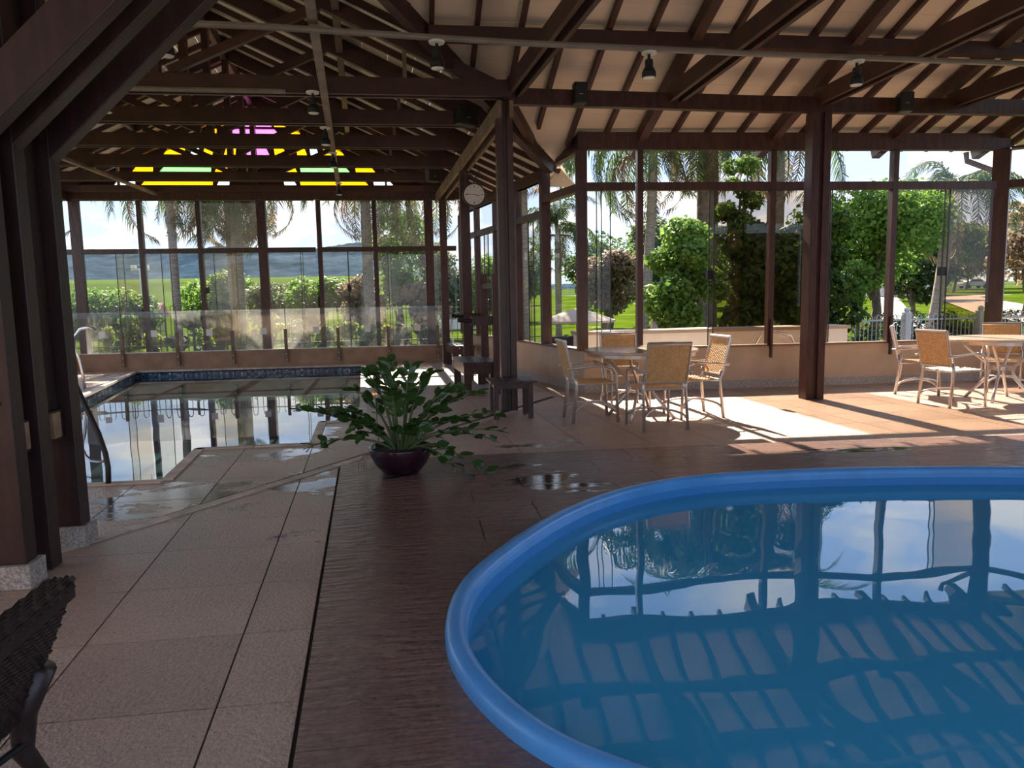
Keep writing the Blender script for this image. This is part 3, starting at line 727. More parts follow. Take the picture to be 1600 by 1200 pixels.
# dark boards filling the rest of the gable, behind the panes' outlines: built per row, left open where panes are
for (z0, z1), prow in zip(rows, pat):
    for s in (-1, 1):
        edges = [(gx(z0), gx(z1))]
        for mat, xo, xi in prow:
            if mat is None: continue
            sl = min((z1-z0)/SL*.75, abs(xo-xi)*.8)
            gpoly([(s*edges[-1][0], z0), (s*xo, z0), (s*(xo-sl*.55), z1), (s*edges[-1][1], z1)], 'woodroof', 'gable_board', .03)
            edges.append((xi, max(xi-.12*(z1-z0), .03)))
        gpoly([(s*edges[-1][0], z0), (0, z0), (0, z1), (s*edges[-1][1], z1)], 'woodroof', 'gable_board', .03)
for i in range(len(rows)+1):
    z0 = rows[i-1][1] if i else 4.04; z1 = rows[i][0] if i < len(rows) else zap+.1
    gpoly([(-gx(z0)-.02, z0), (gx(z0)+.02, z0), (gx(z1) if z1 < zap else 0.02, z1), (-gx(z1) if z1 < zap else -.02, z1)], 'woodroof', 'glazing_bar', .05)
# gable edges up to the boards
for s in (-1, 1):
    gpoly([(s*4.6, 4.04), (s*4.05, 4.04), (0, zap-.05), (0, zap+.3)], 'woodroof', 'barge_board', .06, 17.94)

# ================================================================= POSTS
def post(x, y, w, d, h, label, z0=0, mat='wood', group=None):
    o = ob('post', MB().box(-w/2, w/2, -d/2, d/2, 0, h), mat, loc=(x, y, z0), bev=.006)
    return tag(o, label, 'post', group)
def groovepost(x, y, w, d, h, label):
    e = empty('post', (x, y, 0)); tag(e, label, 'post')
    for s in (-1, 1): ob('plank', MB().box(s*w*.31-w*.19, s*w*.31+w*.19, -d/2, d/2, 0, h), 'wood', e, bev=.005)
    ob('core', MB().box(-w*.14, w*.14, -d*.3, d*.3, 0, h), 'wood', e)
    return e
groovepost(5.55, 9.66, .27, .2, 3.9, 'free-standing dark red post of twin planks between the two dining tables')
groovepost(1.25, 9.70, .21, .19, 3.96, 'dark post of twin planks standing behind the small wooden stool')
post(xr(13.5), 13.5, .17, .17, 3.75, 'dark post beside the round wall clock')
post(xr(17.2), 17.2, .16, .16, 3.75, 'dark post at the end of the glass screen')
# stout columns by the near side of the hall
cA = [(4.12, 4.24, True), (4.39, 4.51, False), (4.80, 4.92, True)]
names = ['foremost dark column of the row of three, on a pale granite block', 'middle dark column of the row of three, without a block', 'rear dark column of the row of three, on a pale granite block beside the lap pool']
for (ya, yb, blk), lb in zip(cA, names):
    e = empty('column', (-2.25, (ya+yb)/2, 0)); tag(e, lb, 'column')
    h = (yb-ya)/2
    ob('shaft', MB().box(-.16, .16, -h, h, .13 if blk else 0, 5.2), 'woodshade', e, bev=.006)
    if blk: ob('base_block', MB().box(-.2, .185, -h-.03, h+.035, 0, .13), 'granite', e, bev=.004)
    br = MB().beam((.0, 0, 2.36), (2.6, 0, 4.9), h*2*.98, .22, (0, 0, 1))
    ob('brace', br, 'woodshade', e, bev=.006)
    for zz in (1.0, .62):
        if zz == 1.0: ob('bolt', MB().tube([(.10, -h-.01, zz), (.10, -h+.02, zz)], .012, 8), 'iron', e)
for (ya, yb), lb in (((4.245, 4.385), 'dark filler boards clamped between the foremost and the middle column'), ((4.515, 4.795), 'dark filler boards clamped between the middle and the rear column')):
    e = empty('filler_board', (-2.25, (ya+yb)/2, 0)); tag(e, lb, 'board')
    h = (yb-ya)/2-.004
    ob('board', MB().box(-.13, .08, -h, h, .88, 4.6), 'woodshade', e)
    ob('spacer_block', MB().box(-.14, .11, -h*.5, h*.9, .70, .88), 'woodshade', e)
    ob('end_grain', MB().box(.11, .13, -h*.3, h*.4, .72, .87), 'woodcut', e)

# ================================================================= GLASS SCREEN on the low wall
sxp = [-7.55, -6.51, -5.32, -4.11, -2.92, -1.73, -.57, .59]
gl = ['glass screen panel nearest the dark columns']
for k, x in enumerate(sxp):
    b = empty('screen_bracket', (x, 17.66, .10)); tag(b, 'short brown metal upright bolted to low wall holding glass screen', 'bracket', 'uprights of the glass screen')
    ob('upright', MB().box(-.035, .035, -.05, .0, 0, .78), 'woodunder', b, bev=.004)
    for z in (.06, .2): ob('bolt', MB().tube([(0, -.062, z), (0, -.04, z)], .012, 8), 'alu', b)
for k in range(8):
    x0 = sxp[k]; x1 = sxp[k+1] if k < 7 else .98
    g = empty('glass_panel', ((x0+x1)/2, 17.66, .42)); tag(g, 'dusty glass screen panel above the low terracotta wall', 'glass panel', 'glass screen panels')
    hw = (x1-x0)/2-.01
    ob('pane', MB().box(-hw, hw, .012, .022, 0, .92), 'glass_screen', g)
    ob('sticker', MB().box(-.07+.1, .07+.1, .008, .011, .34, .49), 'sticker', g)
    ob('edge_strip', MB().box(-hw, hw, .008, .028, -.02, 0), 'white', g)

# ================================================================= TABLES AND CHAIRS
def weave(mb, o, u, v, w, nu, nv, r, amp=.006):
    """basket weave over the parallelogram o,o+u,o+v; w its normal"""
    o, u, v, w = map(Vector, (o, u, v, w))
    for j in range(nv):
        t = (j+.5)/nv; pts = []
        for i in range(nu+1):
            s = i/nu; pts.append(o+u*s+v*t+w*(amp if (i+j) % 2 else -amp))
        mb.tube(pts, r[1], 4, flat=1.0)
    for i in range(nu+1):
        s = min(max(i/nu, .01), .99); mb.tube([o+u*s, o+u*s+v], r[0], 4)
    return mb
def make_chair():
    c = empty('dining_chair')
    # seat faces +y ; origin on the floor in the middle
    W2, D2, SH, BH = .25, .25, .46, .97
    lean = .09
    for s in (-1, 1):
        ob('leg', MB().tube([(s*(W2+.01), -D2-.03, 0), (s*W2, -D2+.02, SH), (s*W2, -D2, SH+.12)], .016, 8, flat=1.3), 'alu', c, smooth=True)
        ob('leg', MB().tube([(s*(W2+.01), D2+.02, 0), (s*(W2+.01), D2-.0, SH+.02), (s*(W2+.015), D2-.005, SH+.12), (s*(W2+.02), D2-.05, SH+.19), (s*(W2+.02), D2-.15, SH+.225)], .015, 8, flat=1.3), 'alu', c, smooth=True)
        ob('armrest', MB().tube([(s*(W2+.02), D2-.14, SH+.224), (s*(W2+.025), .0, SH+.22), (s*(W2+.02), -D2+.02, SH+.20), (s*(W2+.015), -D2-.09, SH+.19)], .014, 8, flat=1.5), 'alu', c, smooth=True)
        # crossing bowed stretchers
        pts = [(s*(W2)*math.cos(math.pi*k/12), -(D2+.0)*math.cos(math.pi*k/12)*1.0, .13+.085*math.sin(math.pi*k/12)) for k in range(13)]
        ob('stretcher', MB().tube(pts, .013, 6, flat=1.4), 'alu', c, smooth=True)
    ob('seat_frame', MB().tube([(-W2, -D2+.02, SH), (W2, -D2+.02, SH), (W2, D2, SH), (-W2, D2, SH)], .014, 8, closed=True), 'alu', c)
    ob('seat', weave(MB(), (-W2+.01, -D2+.03, SH+.008), (2*W2-.02, 0, 0), (0, 2*D2-.04, 0), (0, 0, 1), 14, 22, (.008, .009), .005), 'rattan', c)
    zb0, zb1 = SH+.07, BH
    yb = lambda z: -D2-.0-lean*1.3*(z-SH)/(BH-SH)
    bf = ob('back_frame', MB().tube([(-W2+.005, yb(zb0), zb0), (W2-.005, yb(zb0), zb0), (W2-.0, yb(zb1), zb1), (-W2+.0, yb(zb1), zb1)], .017, 8, closed=True), 'alu', c)
    ob('top_rail', MB().tube([(-W2, yb(zb1), zb1), (W2, yb(zb1), zb1)], .024, 8), 'alu', bf)
    ob('backrest', weave(MB(), (-W2+.015, yb(zb0), zb0+.01), (2*W2-.03, 0, 0), (0, yb(zb1)-yb(zb0), zb1-zb0-.03), (0, 1, .2), 15, 28, (.009, .009), .006), 'rattan', c)
    return c
CH0 = make_chair(); used = [False]
def chair(x, y, deg, label, group):
    o = CH0 if not used[0] else copy_tree(CH0)
    used[0] = True; o.location = (x, y, 0); o.rotation_euler = (0, 0, R(deg)); tag(o, label, 'chair', group); return o
def make_table():
    t = empty('dining_table')
    H = .845; r = .69
    ob('top', MB().lathe([(r-.02, H-.035), (r, H-.028), (r, H-.006), (r-.006, H)], 48), 'tabletop', t, smooth=False)
    ob('rim', MB().lathe([(r-.05, H-.075), (r-.03, H-.075), (r-.03, H-.034), (r-.05, H-.034)], 48), 'alu', t)
    for k in range(4):
        a = R(45+90*k); ca, sa = math.cos(a), math.sin(a)
        pts = [(.50, H-.07), (.42, .70), (.28, .58), (.16, .48), (.13, .40), (.16, .30), (.30, .14), (.42, 0)]
        ob('leg', MB().tube([(ca*q, sa*q, z) for q, z in pts], .02, 8), 'alu', t, smooth=True)
    ob('collar', MB().lathe([(.10, .41), (.145, .41), (.145, .46), (.10, .46)], 20), 'alu', t)
    return t
T0 = make_table(); T0.location = (2.77, 8.74, 0); T0.rotation_euler.z = R(12); tag(T0, 'round table with pale top and four chairs, near the angled corner', 'table', 'round dining tables')
T1 = copy_tree(T0); T1.location = (7.86, 8.92, 0); T1.rotation_euler.z = R(-8); tag(T1, 'round sunlit table with pale top, beside the stout corner post', 'table', 'round dining tables')
G = 'woven dining chairs'
chair(2.73, 8.03, 4, 'woven chair with its back to the blue pool, at the table near the angled corner', G)
chair(2.13, 8.71, -90, 'woven chair on the stool side of the table near the angled corner', G)
chair(3.42, 8.68, 94, 'woven chair on the free-standing post side of the table near the angled corner', G)
chair(2.83, 9.62, 180, 'woven chair with its back to the beige wall, at the table near the angled corner', G)
chair(6.95, 8.68, -84, 'woven chair in sunlight facing the sunlit table, with its back to the free-standing post', G)
chair(7.28, 9.78, -128, 'woven chair tucked between the sunlit table and the beige wall', G)
chair(8.62, 9.72, 150, 'woven chair at the sunlit table in front of the stout corner post', G)
chair(8.35, 8.05, 30, 'woven chair with its back to the blue pool, at the sunlit table', G)

# ================================================================= STOOLS, BENCH, RACK
def stool(x, y, rz, w, d, h, label):
    e = empty('stool', (x, y, 0), rz); tag(e, label, 'stool')
    n = 3
    for k in range(n):
        x0 = -w/2+k*w/n; ob('slat', MB().box(x0+.003, x0+w/n-.003, -d/2, d/2, h-.03, h), 'wood', e, bev=.003)
    ob('apron', MB().box(-w/2+.06, w/2-.06, -d/2+.05, d/2-.05, h-.10, h-.03), 'wood', e)
    for sx_ in (-1, 1):
        for sy in (-1, 1): ob('leg', MB().box(sx_*(w/2-.075)-.03, sx_*(w/2-.075)+.03, sy*(d/2-.065)-.03, sy*(d/2-.065)+.03, 0, h-.03), 'wood', e, bev=.003)
    return e
stool(1.21, 9.18, R(1), .58, .52, .475, 'small dark wooden stool standing in front of the twin-plank post')
def bench(x, y, rz, w, d, h, label):
    e = empty('bench', (x, y, 0), rz); tag(e, label, 'bench')
    for k in range(3):
        x0 = -w/2+k*w/3; ob('slat', MB().box(x0+.008, x0+w/3-.008, -d/2, d/2, h-.05, h), 'wood', e, bev=.004)
    for sx_ in (-1, 1):
        ob('side_rail', MB().box(sx_*(w/2-.04)-.02, sx_*(w/2-.04)+.02, -d/2+.02, d/2-.02, h-.19, h-.05), 'wood', e)
        for sy in (-1, 1): ob('leg', MB().box(sx_*(w/2-.08)-.06, sx_*(w/2-.08)+.06, sy*(d/2-.06)-.03, sy*(d/2-.06)+.03, 0, h-.19), 'wood', e, bev=.004)
    for sy in (-1, 1): ob('end_rail', MB().box(-w/2+.06, w/2-.06, sy*(d/2-.04)-.015, sy*(d/2-.04)+.015, h-.19, h-.05), 'wood', e)
    return e
bench(1.0, 12.15, R(4), .58, 1.35, .50, 'slatted dark bench with three wide boards beside the towel rack')
bench(1.02, 16.3, R(4), .5, 1.3, .50, 'dark bench at the far end of the hall')
e = empty('towel_rack', (1.28, 12.2, 0), R(3)); tag(e, 'wooden rack with two uprights and dark pegs above the slatted bench', 'rack')
ob('upright', MB().box(-.08, .10, -.80, -.72, 0, 1.87), 'wood', e, bev=.006)
ob('upright', MB().box(-.05, .08, .70, .78, 0, 1.92), 'wood', e, bev=.006)
ob('cross_rail', MB().box(-.42, .06, -.72, -.66, 1.08, 1.22), 'wood', e, bev=.006)
ob('cross_rail', MB().box(-.36, .02, .78, .84, 1.12, 1.24), 'wood', e, bev=.006)
ob('tie_rail', MB().box(-.03, .03, -.72, .70, 1.12, 1.2), 'wood', e)
ob('tie_rail', MB().box(-.03, .03, -.72, .70, 1.66, 1.74), 'wood', e)
for (px, py, pz) in ((-.40, -.70, 1.15), (-.34, .80, 1.18)):
    pg = ob('peg', MB().tube([(px-.22, py-.02, pz+.02), (px, py, pz)], .035, 12), 'iron', e, smooth=False)
    ob('peg_tip', MB().tube([(px-.23, py-.02, pz+.02), (px-.22, py-.02, pz+.02)], .036, 12), 'alu', pg)

# ================================================================= CLOCK
e = empty('wall_clock', (1.13, 12.95, 3.27)); tag(e, 'round station clock hanging from a curled iron bracket on the post', 'clock')
def disc(r, y0, y1, n=32):
    return MB().tube([(0, y0, 0), (0, y1, 0)], r, n)
ob('case', disc(.20, -.03, .05), 'iron', e); ob('dial', disc(.175, -.036, -.03), 'dial', e)
for k in range(12):
    a = R(30*k); ob('hour_mark', MB().beam((.155*math.sin(a), -.038, .155*math.cos(a)), ((.115 if k % 3 == 0 else .13)*math.sin(a), -.038, (.115 if k % 3 == 0 else .13)*math.cos(a)), .012 if k % 3 == 0 else .007, .004, (0, 1, 0)), 'iron', e)
ob('hand', MB().beam((0, -.04, 0), (.085, -.04, -.02), .010, .004, (0, 1, 0)), 'iron', e)
ob('hand', MB().beam((0, -.042, 0), (-.13, -.042, .01), .007, .004, (0, 1, 0)), 'iron', e)
sc = [(.0, 0, .2), (0, 0, .28), (-.06, .1, .36), (-.13, .3, .40), (-.14, .47, .30)]
ob('bracket', MB().tube([(x, y, z) for x, y, z in sc], .012, 6), 'iron', e)
ob('scroll', MB().tube([(.02+.10*t*math.cos(t*7), 0.05, .36+.10*t*math.sin(t*7)) for t in np.linspace(.15, 1, 20)]+[(0, .05, .24)], .007, 5), 'iron', e)

# ================================================================= SPEAKERS, LAMPS, CONDUITS
def speaker(x, y, z, w, h, d, rz, label):
    e = empty('loudspeaker', (x, y, z), rz); tag(e, label, 'speaker', 'loudspeakers on the beams')
    ob('cabinet', MB().box(-w/2, w/2, -d/2, d/2, 0, h), 'black', e, bev=.012)
    ob('grille', MB().box(-w/2+.012, w/2-.012, -d/2-.008, -d/2, .012, h-.012), 'grille', e, bev=.004)
    ob('badge', MB().box(-.025, .025, -d/2-.011, -d/2-.008, h*.40, h*.40+.008), 'alu', e)
    ob('bracket', MB().box(-.02, .02, d/2-.002, d/2+.06, h*.4, h*.6), 'iron', e)
speaker(2.21, 9.52, 3.93, .17, .26, .14, R(2), 'small black loudspeaker on the cross beam above the table near the angled corner')
speaker(6.64, 9.42, 3.87, .18, .25, .14, R(-14), 'small black loudspeaker on the cross beam above the sunlit table')
speaker(.86, 10.95, 3.97, .32, .24, .16, R(30), 'wide black loudspeaker on the eaves plate close to the twin-plank post')
speaker(.50, 15.0, 3.80, .26, .24, .16, R(30), 'wide black loudspeaker on the eaves plate near the far windows')
def spot(x, y, z, label, tilt=0):
    e = empty('spotlight', (x, y, z)); tag(e, label, 'spotlight', 'spotlights under the conduits')
    ob('rose', MB().lathe([(.01, .0), (.075, -.002), (.07, -.02), (.02, -.022)], 20), 'white', e)
    ob('stem', MB().tube([(0, 0, -.02), (0, 0, -.07)], .016, 8), 'black', e)
    ob('body', MB().lathe([(.035, -.07), (.04, -.08), (.04, -.14), (.055, -.16), (.068, -.19), (.068, -.235), (.062, -.24)][::-1], 20), 'black', e)
    ob('lens', MB().lathe([(.002, -.252), (.055, -.247), (.06, -.238), (.002, -.236)], 20), 'lampglass', e)
pipe = ob('conduit', MB().tube([(-2.66, 6.92, 3.885), (-1.26, 6.95, 3.885), (1.02, 7.19, 3.885), (3.64, 7.33, 3.885), (6.59, 7.42, 3.885), (10.1, 7.5, 3.885)], .03, 8), 'pipe'); tag(pipe, 'long grey conduit crossing both halls below the roof', 'conduit')
for x, lb in ((-2.01, 'spotlight on the long conduit beside the braced columns'), (.31, 'spotlight on the long conduit near the valley of the roof'), (2.38, 'spotlight on the long conduit above the table near the angled corner'), (4.63, 'spotlight on the long conduit near the free-standing post')):
    yy = float(np.interp(x, [-2.66, -1.26, 1.02, 3.64, 6.59], [6.92, 6.95, 7.19, 7.33, 7.42])); spot(x, yy, 3.855, lb)
def wc(y): return -.80+(y-7.3)*(-.76/10.5)
pipe = ob('cable_tray', MB().beam((wc(5.8), 5.8, 3.95), (wc(17.7), 17.7, 3.95), .085, .05), 'woodunder'); tag(pipe, 'pale cable batten running the length of the hall under the tie beams', 'batten')
for y, dx_, lb in ((9.2, -.12, 'spotlight on the pale batten at the first tie beam'), (11.0, -.05, 'spotlight on the pale batten at the second tie beam'), (12.8, .0, 'spotlight on the pale batten at the third tie beam'), (16.0, .02, 'spotlight on the pale batten close to the far windows')):
    spot(wc(y)+dx_, y-.08, 3.92, lb)
pipe = ob('conduit', MB().tube([(-4.3, 9.3, 3.97), (-1.4, 9.36, 3.98)], .03, 8), 'pipe'); tag(pipe, 'short grey conduit along the first tie beam', 'conduit')
spot(-3.4, 9.3, 3.94, 'spotlight on the short conduit')
pipe = ob('cable_tray', MB().beam((-5.75, 10.8, 3.95), (-5.55, 17.6, 3.93), .085, .05), 'woodunder'); tag(pipe, 'pale batten on the dark column side of the hall', 'batten')

# ================================================================= POOL RAILS
o = ob('handrail', MB().tube([(-2.58, 6.46, 0), (-2.58, 6.48, .14), (-2.60, 6.5, .26), (-2.66, 6.55, .42), (-2.95, 6.7, 1.05), (-3.2, 6.8, 1.45)], .022, 10), 'iron', smooth=True); tag(o, 'dark tubular handrail slanting down to the step of the lap pool', 'handrail')
o = ob('grab_rail', MB().tube([(-5.94, 14.2, 0), (-5.95, 14.2, 0.24), (-6.0, 14.2, 0.55), (-6.07, 14.2, 0.79), (-6.03, 14.2, 0.95), (-5.93, 14.2, 1.08), (-5.78, 14.2, 1.11), (-5.66, 14.2, 1.08)], .026, 10), 'chrome', smooth=True); tag(o, 'curved chrome grab rail rising from the lap pool edge', 'grab rail')

# ================================================================= POTTED ZZ PLANT
pl = empty('potted_plant', (-.135, 6.30, DZ)); tag(pl, 'glossy green leafy plant sprawling from a dark purple bowl on the slate', 'plant')
pot = ob('pot', MB().lathe([(.13, 0), (.16, .01), (.225, .09), (.262, .17), (.272, .225), (.268, .235), (.252, .23), (.245, .20), (.02, .19)], 40), 'pot', pl, smooth=True)
ob('soil', MB().lathe([(.002, .19), (.246, .193), (.246, .2), (.002, .212)], 30), 'soil', pot)
lm = MB()
prof = [(0, 0), (.16, .20), (.4, .29), (.65, .27), (.87, .14), (1, 0)]
for t, w in prof: lm.v += [(t, -w, .10*w), (t, w, .10*w), (t, 0, -.02-.06*t*t)]
for i in range(len(prof)-1):
    a, b = 3*i, 3*i+3; lm.f += [(a, a+2, b+2, b), (a+2, a+1, b+1, b+2)]
leafme = lm.mesh('leaf', True); leafme.materials.append(MATS['leaf_zz'])
random.seed(21)
stems = []      # azimuth deg (0=+x, 90=+y), reach, height, droop
spec = [(176, .92, .50, .06), (166, .62, .36, 0), (187, .56, .52, .05), (148, .45, .58, .0), (205, .42, .42, .10), (125, .30, .76, 0), (108, .26, .84, 0), (140, .40, .74, 0), (255, .20, .62, 0),
        (62, .24, .80, 0), (42, .40, .72, .0), (18, .58, .66, .05), (2, .74, .60, .06), (28, .85, .58, .05), (-10, .86, .34, .18), (-22, .86, .26, .34), (-38, .66, .24, .30), (10, .60, .40, .1),
        (-62, .36, .42, .12), (-82, .28, .36, .08), (218, .40, .34, .10), (-4, .46, .58, 0), (75, .45, .58, 0), (-42, .44, .48, .04), (192, .82, .30, .14), (-17, .98, .34, .10), (160, .75, .44, .03), (8, .95, .42, .08)]
for az, reach, ht, droop in spec:
    a = R(az+random.uniform(-5, 5)); d = Vector((math.cos(a), math.sin(a)*.85, 0))
    pts = []
    for k in range(11):
        t = k/10; r_ = .05+reach*(t**1.25)*.93; z = .18+ht*(1-(1-t)**1.7)*.92-droop*t*t*1.4
        pts.append(d*r_+Vector((0, 0, max(z, .03))))
    st = ob('stem', MB().tube([tuple(p) for p in pts], [.015-.011*k/10 for k in range(11)], 6), 'stem', pl, smooth=True)
    nl = 5 if ht < .4 else 6
    for k in range(nl):
        t = .36+.62*(k+.5)/nl; f = t*10; i = min(int(f), 9); p = pts[i].lerp(pts[i+1], f-i); tan = (pts[i+1]-pts[i]).normalized()
        side = tan.cross(Vector((0, 0, 1)));  side = side.normalized() if side.length > .1 else Vector((1, 0, 0))
        for s in (-1, 1):
            ax = (side*s*.85+tan*.62+Vector((random.uniform(-.35, .35), random.uniform(-.35, .35), random.uniform(-.2, .4)))).normalized()
            L_ = random.uniform(.10, .145)*(1.05-.3*abs(t-.65))
            upv = tan.cross(ax)*s; 
            if upv.z < 0: upv = -upv
            upv = Matrix.Rotation(random.uniform(-.9, .9), 3, ax) @ upv
            yv = upv.cross(ax).normalized(); zv = ax.cross(yv)
            mt = Matrix(((ax.x, yv.x, zv.x, p.x), (ax.y, yv.y, zv.y, p.y), (ax.z, yv.z, zv.z, p.z), (0, 0, 0, 1))) @ Matrix.Scale(L_, 4)
            lo = bpy.data.objects.new('leaf', leafme); COL.objects.link(lo); lo.parent = st; lo.matrix_local = mt
for az, r1, z1 in ((200, .33, .02), (185, .36, .03), (192, .30, .0), (-28, .5, .03)):
    a = R(az); ob('dry_stem', MB().tube([(.2*math.cos(a), .2*math.sin(a), .2), (.3*math.cos(a), .3*math.sin(a), .18), (r1*math.cos(a)*1.02, r1*math.sin(a), .10), (r1*math.cos(a), r1*math.sin(a)-.03, z1+.01)], .006, 5), 'deadstem', pl)

# ================================================================= DARK WICKER CHAIR
wk = empty('wicker_armchair', (-1.42, 1.95, 0)); tag(wk, 'dark brown wicker armchair with its woven back to the tiles, beside the columns', 'armchair')
def wloc(p): return (p[0]+1.42, p[1]-1.95, p[2])
y0, y1 = 1.55, 2.42
# back leans outwards (+x) ; outer face towards the tiles
bk = MB(); nu, nv = 30, 20
o_ = Vector(wloc((-1.24, 2.36, .24))); u_ = Vector((0, -.80, 0)); v_ = Vector((.16, .02, .40))
weave(bk, o_, u_, v_, (1, 0, -.2), nu, nv, (.007, .0115), .004)
ob('woven_back', bk, 'wicker', wk)
ob('back_lining', MB().add([tuple(o_+Vector((-.02, 0, 0))), tuple(o_+u_+Vector((-.02, 0, 0))), tuple(o_+u_+v_+Vector((-.02, 0, 0))), tuple(o_+v_+Vector((-.02, 0, 0)))], [(0, 1, 2, 3)]), 'wicker', wk)
ob('top_rail', weave(MB(), tuple(o_+v_+Vector((-.075, 0, .010))), tuple(u_), (.085, 0, .006), (0, 0, 1), 22, 5, (.006, .0115), .003), 'wicker', wk)
ob('top_rail_core', MB().beam(tuple(o_+v_+Vector((-.03, 0, -.02))), tuple(o_+v_+u_+Vector((-.03, 0, -.02))), .07, .05), 'wicker', wk)
for yy, s in ((2.33, 1), (1.58, -1)):
    ob('leg', MB().tube([wloc((-1.17, yy, .40)), wloc((-1.235, yy, .25)), wloc((-1.25, yy+.01*s, .12)), wloc((-1.20, yy+.03*s, 0))], [.045, .04, .032, .024], 10), 'wicker', wk, smooth=True)
    ob('leg', MB().tube([wloc((-1.78, yy, .40)), wloc((-1.82, yy, .18)), wloc((-1.86, yy, 0))], [.028, .024, .018], 10), 'wicker', wk, smooth=True)
    mbx = weave(MB(), wloc((-1.25, yy, .26)), (-.55, 0, 0), (0, 0, .28), (0, 1, 0), 18, 12, (.010, .012), .008); ob('woven_arm', mbx, 'wicker', wk)
ob('seat', weave(MB(), wloc((-1.26, 1.6, .36)), (-.55, 0, 0), (0, .72, 0), (0, 0, 1), 16, 22, (.012, .013), .008), 'wicker', wk)
ob('cross_bar', MB().tube([wloc((-1.23, 2.32, .16)), wloc((-1.42, 1.95, .10)), wloc((-1.23, 1.60, .16))], .012, 8), 'iron', wk, smooth=True)

# ================================================================= OUTSIDE: GROUND, FIELD, HILLS
def hnoise(x, y, s, seed=0):
    return (np.sin(x/s*1.3+seed)+np.sin(y/s*1.1+seed*2.1+.7*np.sin(x/s*.6))+np.sin((x+y)/s*.83+seed*.7)+.5*np.sin((x-1.7*y)/s*2.1+seed))/3.5
def gz(x, y):
    x, y = np.asarray(x, float), np.asarray(y, float)
    z = -.12+0*x
    z = z+1.7*smoothstep(22, 130, np.hypot(x-8, y))*smoothstep(4, 26, x)
    lf = 1-smoothstep(0, 30, x-.0*y)
    z = z+lf*(14.5*smoothstep(60, 430, y)) + (1-lf)*4*smoothstep(130, 420, y)
    return z
gs = struct('ground', 'sunlit lawn around the pool house', 'lawn')
ys = np.concatenate([np.linspace(10.6, 40, 60), np.linspace(42, 140, 50)]); xs = np.linspace(-75, 110, 120)
def grid(xs, ys, fz):
    X, Y = np.meshgrid(xs, ys); Z = fz(X, Y); V = np.stack([X, Y, Z], -1).reshape(-1, 3); nx, ny = len(xs), len(ys)
    i = np.arange(nx-1)[None]+nx*np.arange(ny-1)[:, None]; F = np.stack([i, i+1, i+nx+1, i+nx], -1).reshape(-1, 4); return V, F
V, F = grid(xs, ys, gz)
# keep lawn out of the building's footprint
def blocked(c):
    x, y = c[:, 0], c[:, 1]
    return ((x < 1.0) & (y < 18.1)) | ((x < 2.1) & (y < 12.0)) | ((x < 9.2) & (y < 11.0))
keep = ~blocked(V[F].mean(1)); ob('lawn', fastmesh('lawn', V, F[keep]), 'lawn', gs)
V, F = grid(np.linspace(-420, 330, 60), np.linspace(138, 440, 40), gz); ob('crop_field', fastmesh('crop_field', V, F), 'field', gs)
# ground around and behind the building so the surroundings go on
ob('side_lawn', MB().add([(11.9, -60, -.12), (110, -60, -.12), (110, 10.6, -.12), (11.9, 10.6, -.12)], [(0, 1, 2, 3)]), 'lawn', gs)
ob('side_lawn', MB().add([(-75, -60, -.12), (-8.7, -60, -.12), (-8.7, 10.6, -.12), (-75, 10.6, -.12)], [(0, 1, 2, 3)]), 'lawn', gs)
ob('bounce_forecourt', MB().add([(-8.7, -60, -.12), (11.9, -60, -.12), (11.9, -2.6, -.12), (-8.7, -2.6, -.12)], [(0, 1, 2, 3)]), 'patio', gs)  # unseen pale paving, added to bounce light up to the ceiling
hl = struct('hills', 'wooded hills rising beyond the green field', 'hills')
def hz(x, y):
    t = smoothstep(420, 640, y); rid = 30+9*hnoise(x, y*.2, 55, 1.3)+5*hnoise(x, y, 21, 4.)-.00*x
    rid = rid*(1-.85*smoothstep(-20, 40, x))*(1-.25*smoothstep(-220, -330, x))+4
    return gz(x, np.minimum(y, 430))*.9-1+t*rid*1.0+NR.uniform(-1.1, 1.1, x.shape)*smoothstep(425, 470, y)
V, F = grid(np.linspace(-520, 420, 330), np.linspace(415, 720, 90), hz); ob('wooded_slope', fastmesh('wooded_slope', V, F), 'forest_haze', hl)
# patio slabs outside the far windows and the garden front
pt = struct('patio', 'pale paving outside the windows', 'paving')
for i in range(8):
    for j in range(2): ob('paving_slab', MB().box(-9+i*1.4+.006, -9+(i+1)*1.4-.006, 18.1+j*1.5+.006, 18.1+(j+1)*1.5-.006, -.1, .02), 'patio', pt)
for i in range(6):
    for j in range(2): ob('paving_slab', MB().box(2.7+i*1.5+.006, 2.7+(i+1)*1.5-.006, 11.2+j*.85+.006, 11.2+(j+1)*.85-.006, -.1, .0), 'patio', pt)
ob('path', MB().add([(x, y, gz(x, y)+.03) for x, y in ((15.6, 22.5), (17.2, 22), (27.5, 37.5), (26.2, 38.5), (60, 86), (57, 87))], [(0, 1, 2, 3), (3, 2, 4, 5)]), 'patio', pt)
ob('driveway', MB().add([(x, y, float(gz(x, y))+.03) for x, y in ((20, 15), (26, 15), (34, 33), (29, 34), (52, 62), (49, 64), (95, 84), (95, 92))], [(0, 1, 2, 3), (3, 2, 4, 5), (5, 4, 6, 7)]), 'road', pt)

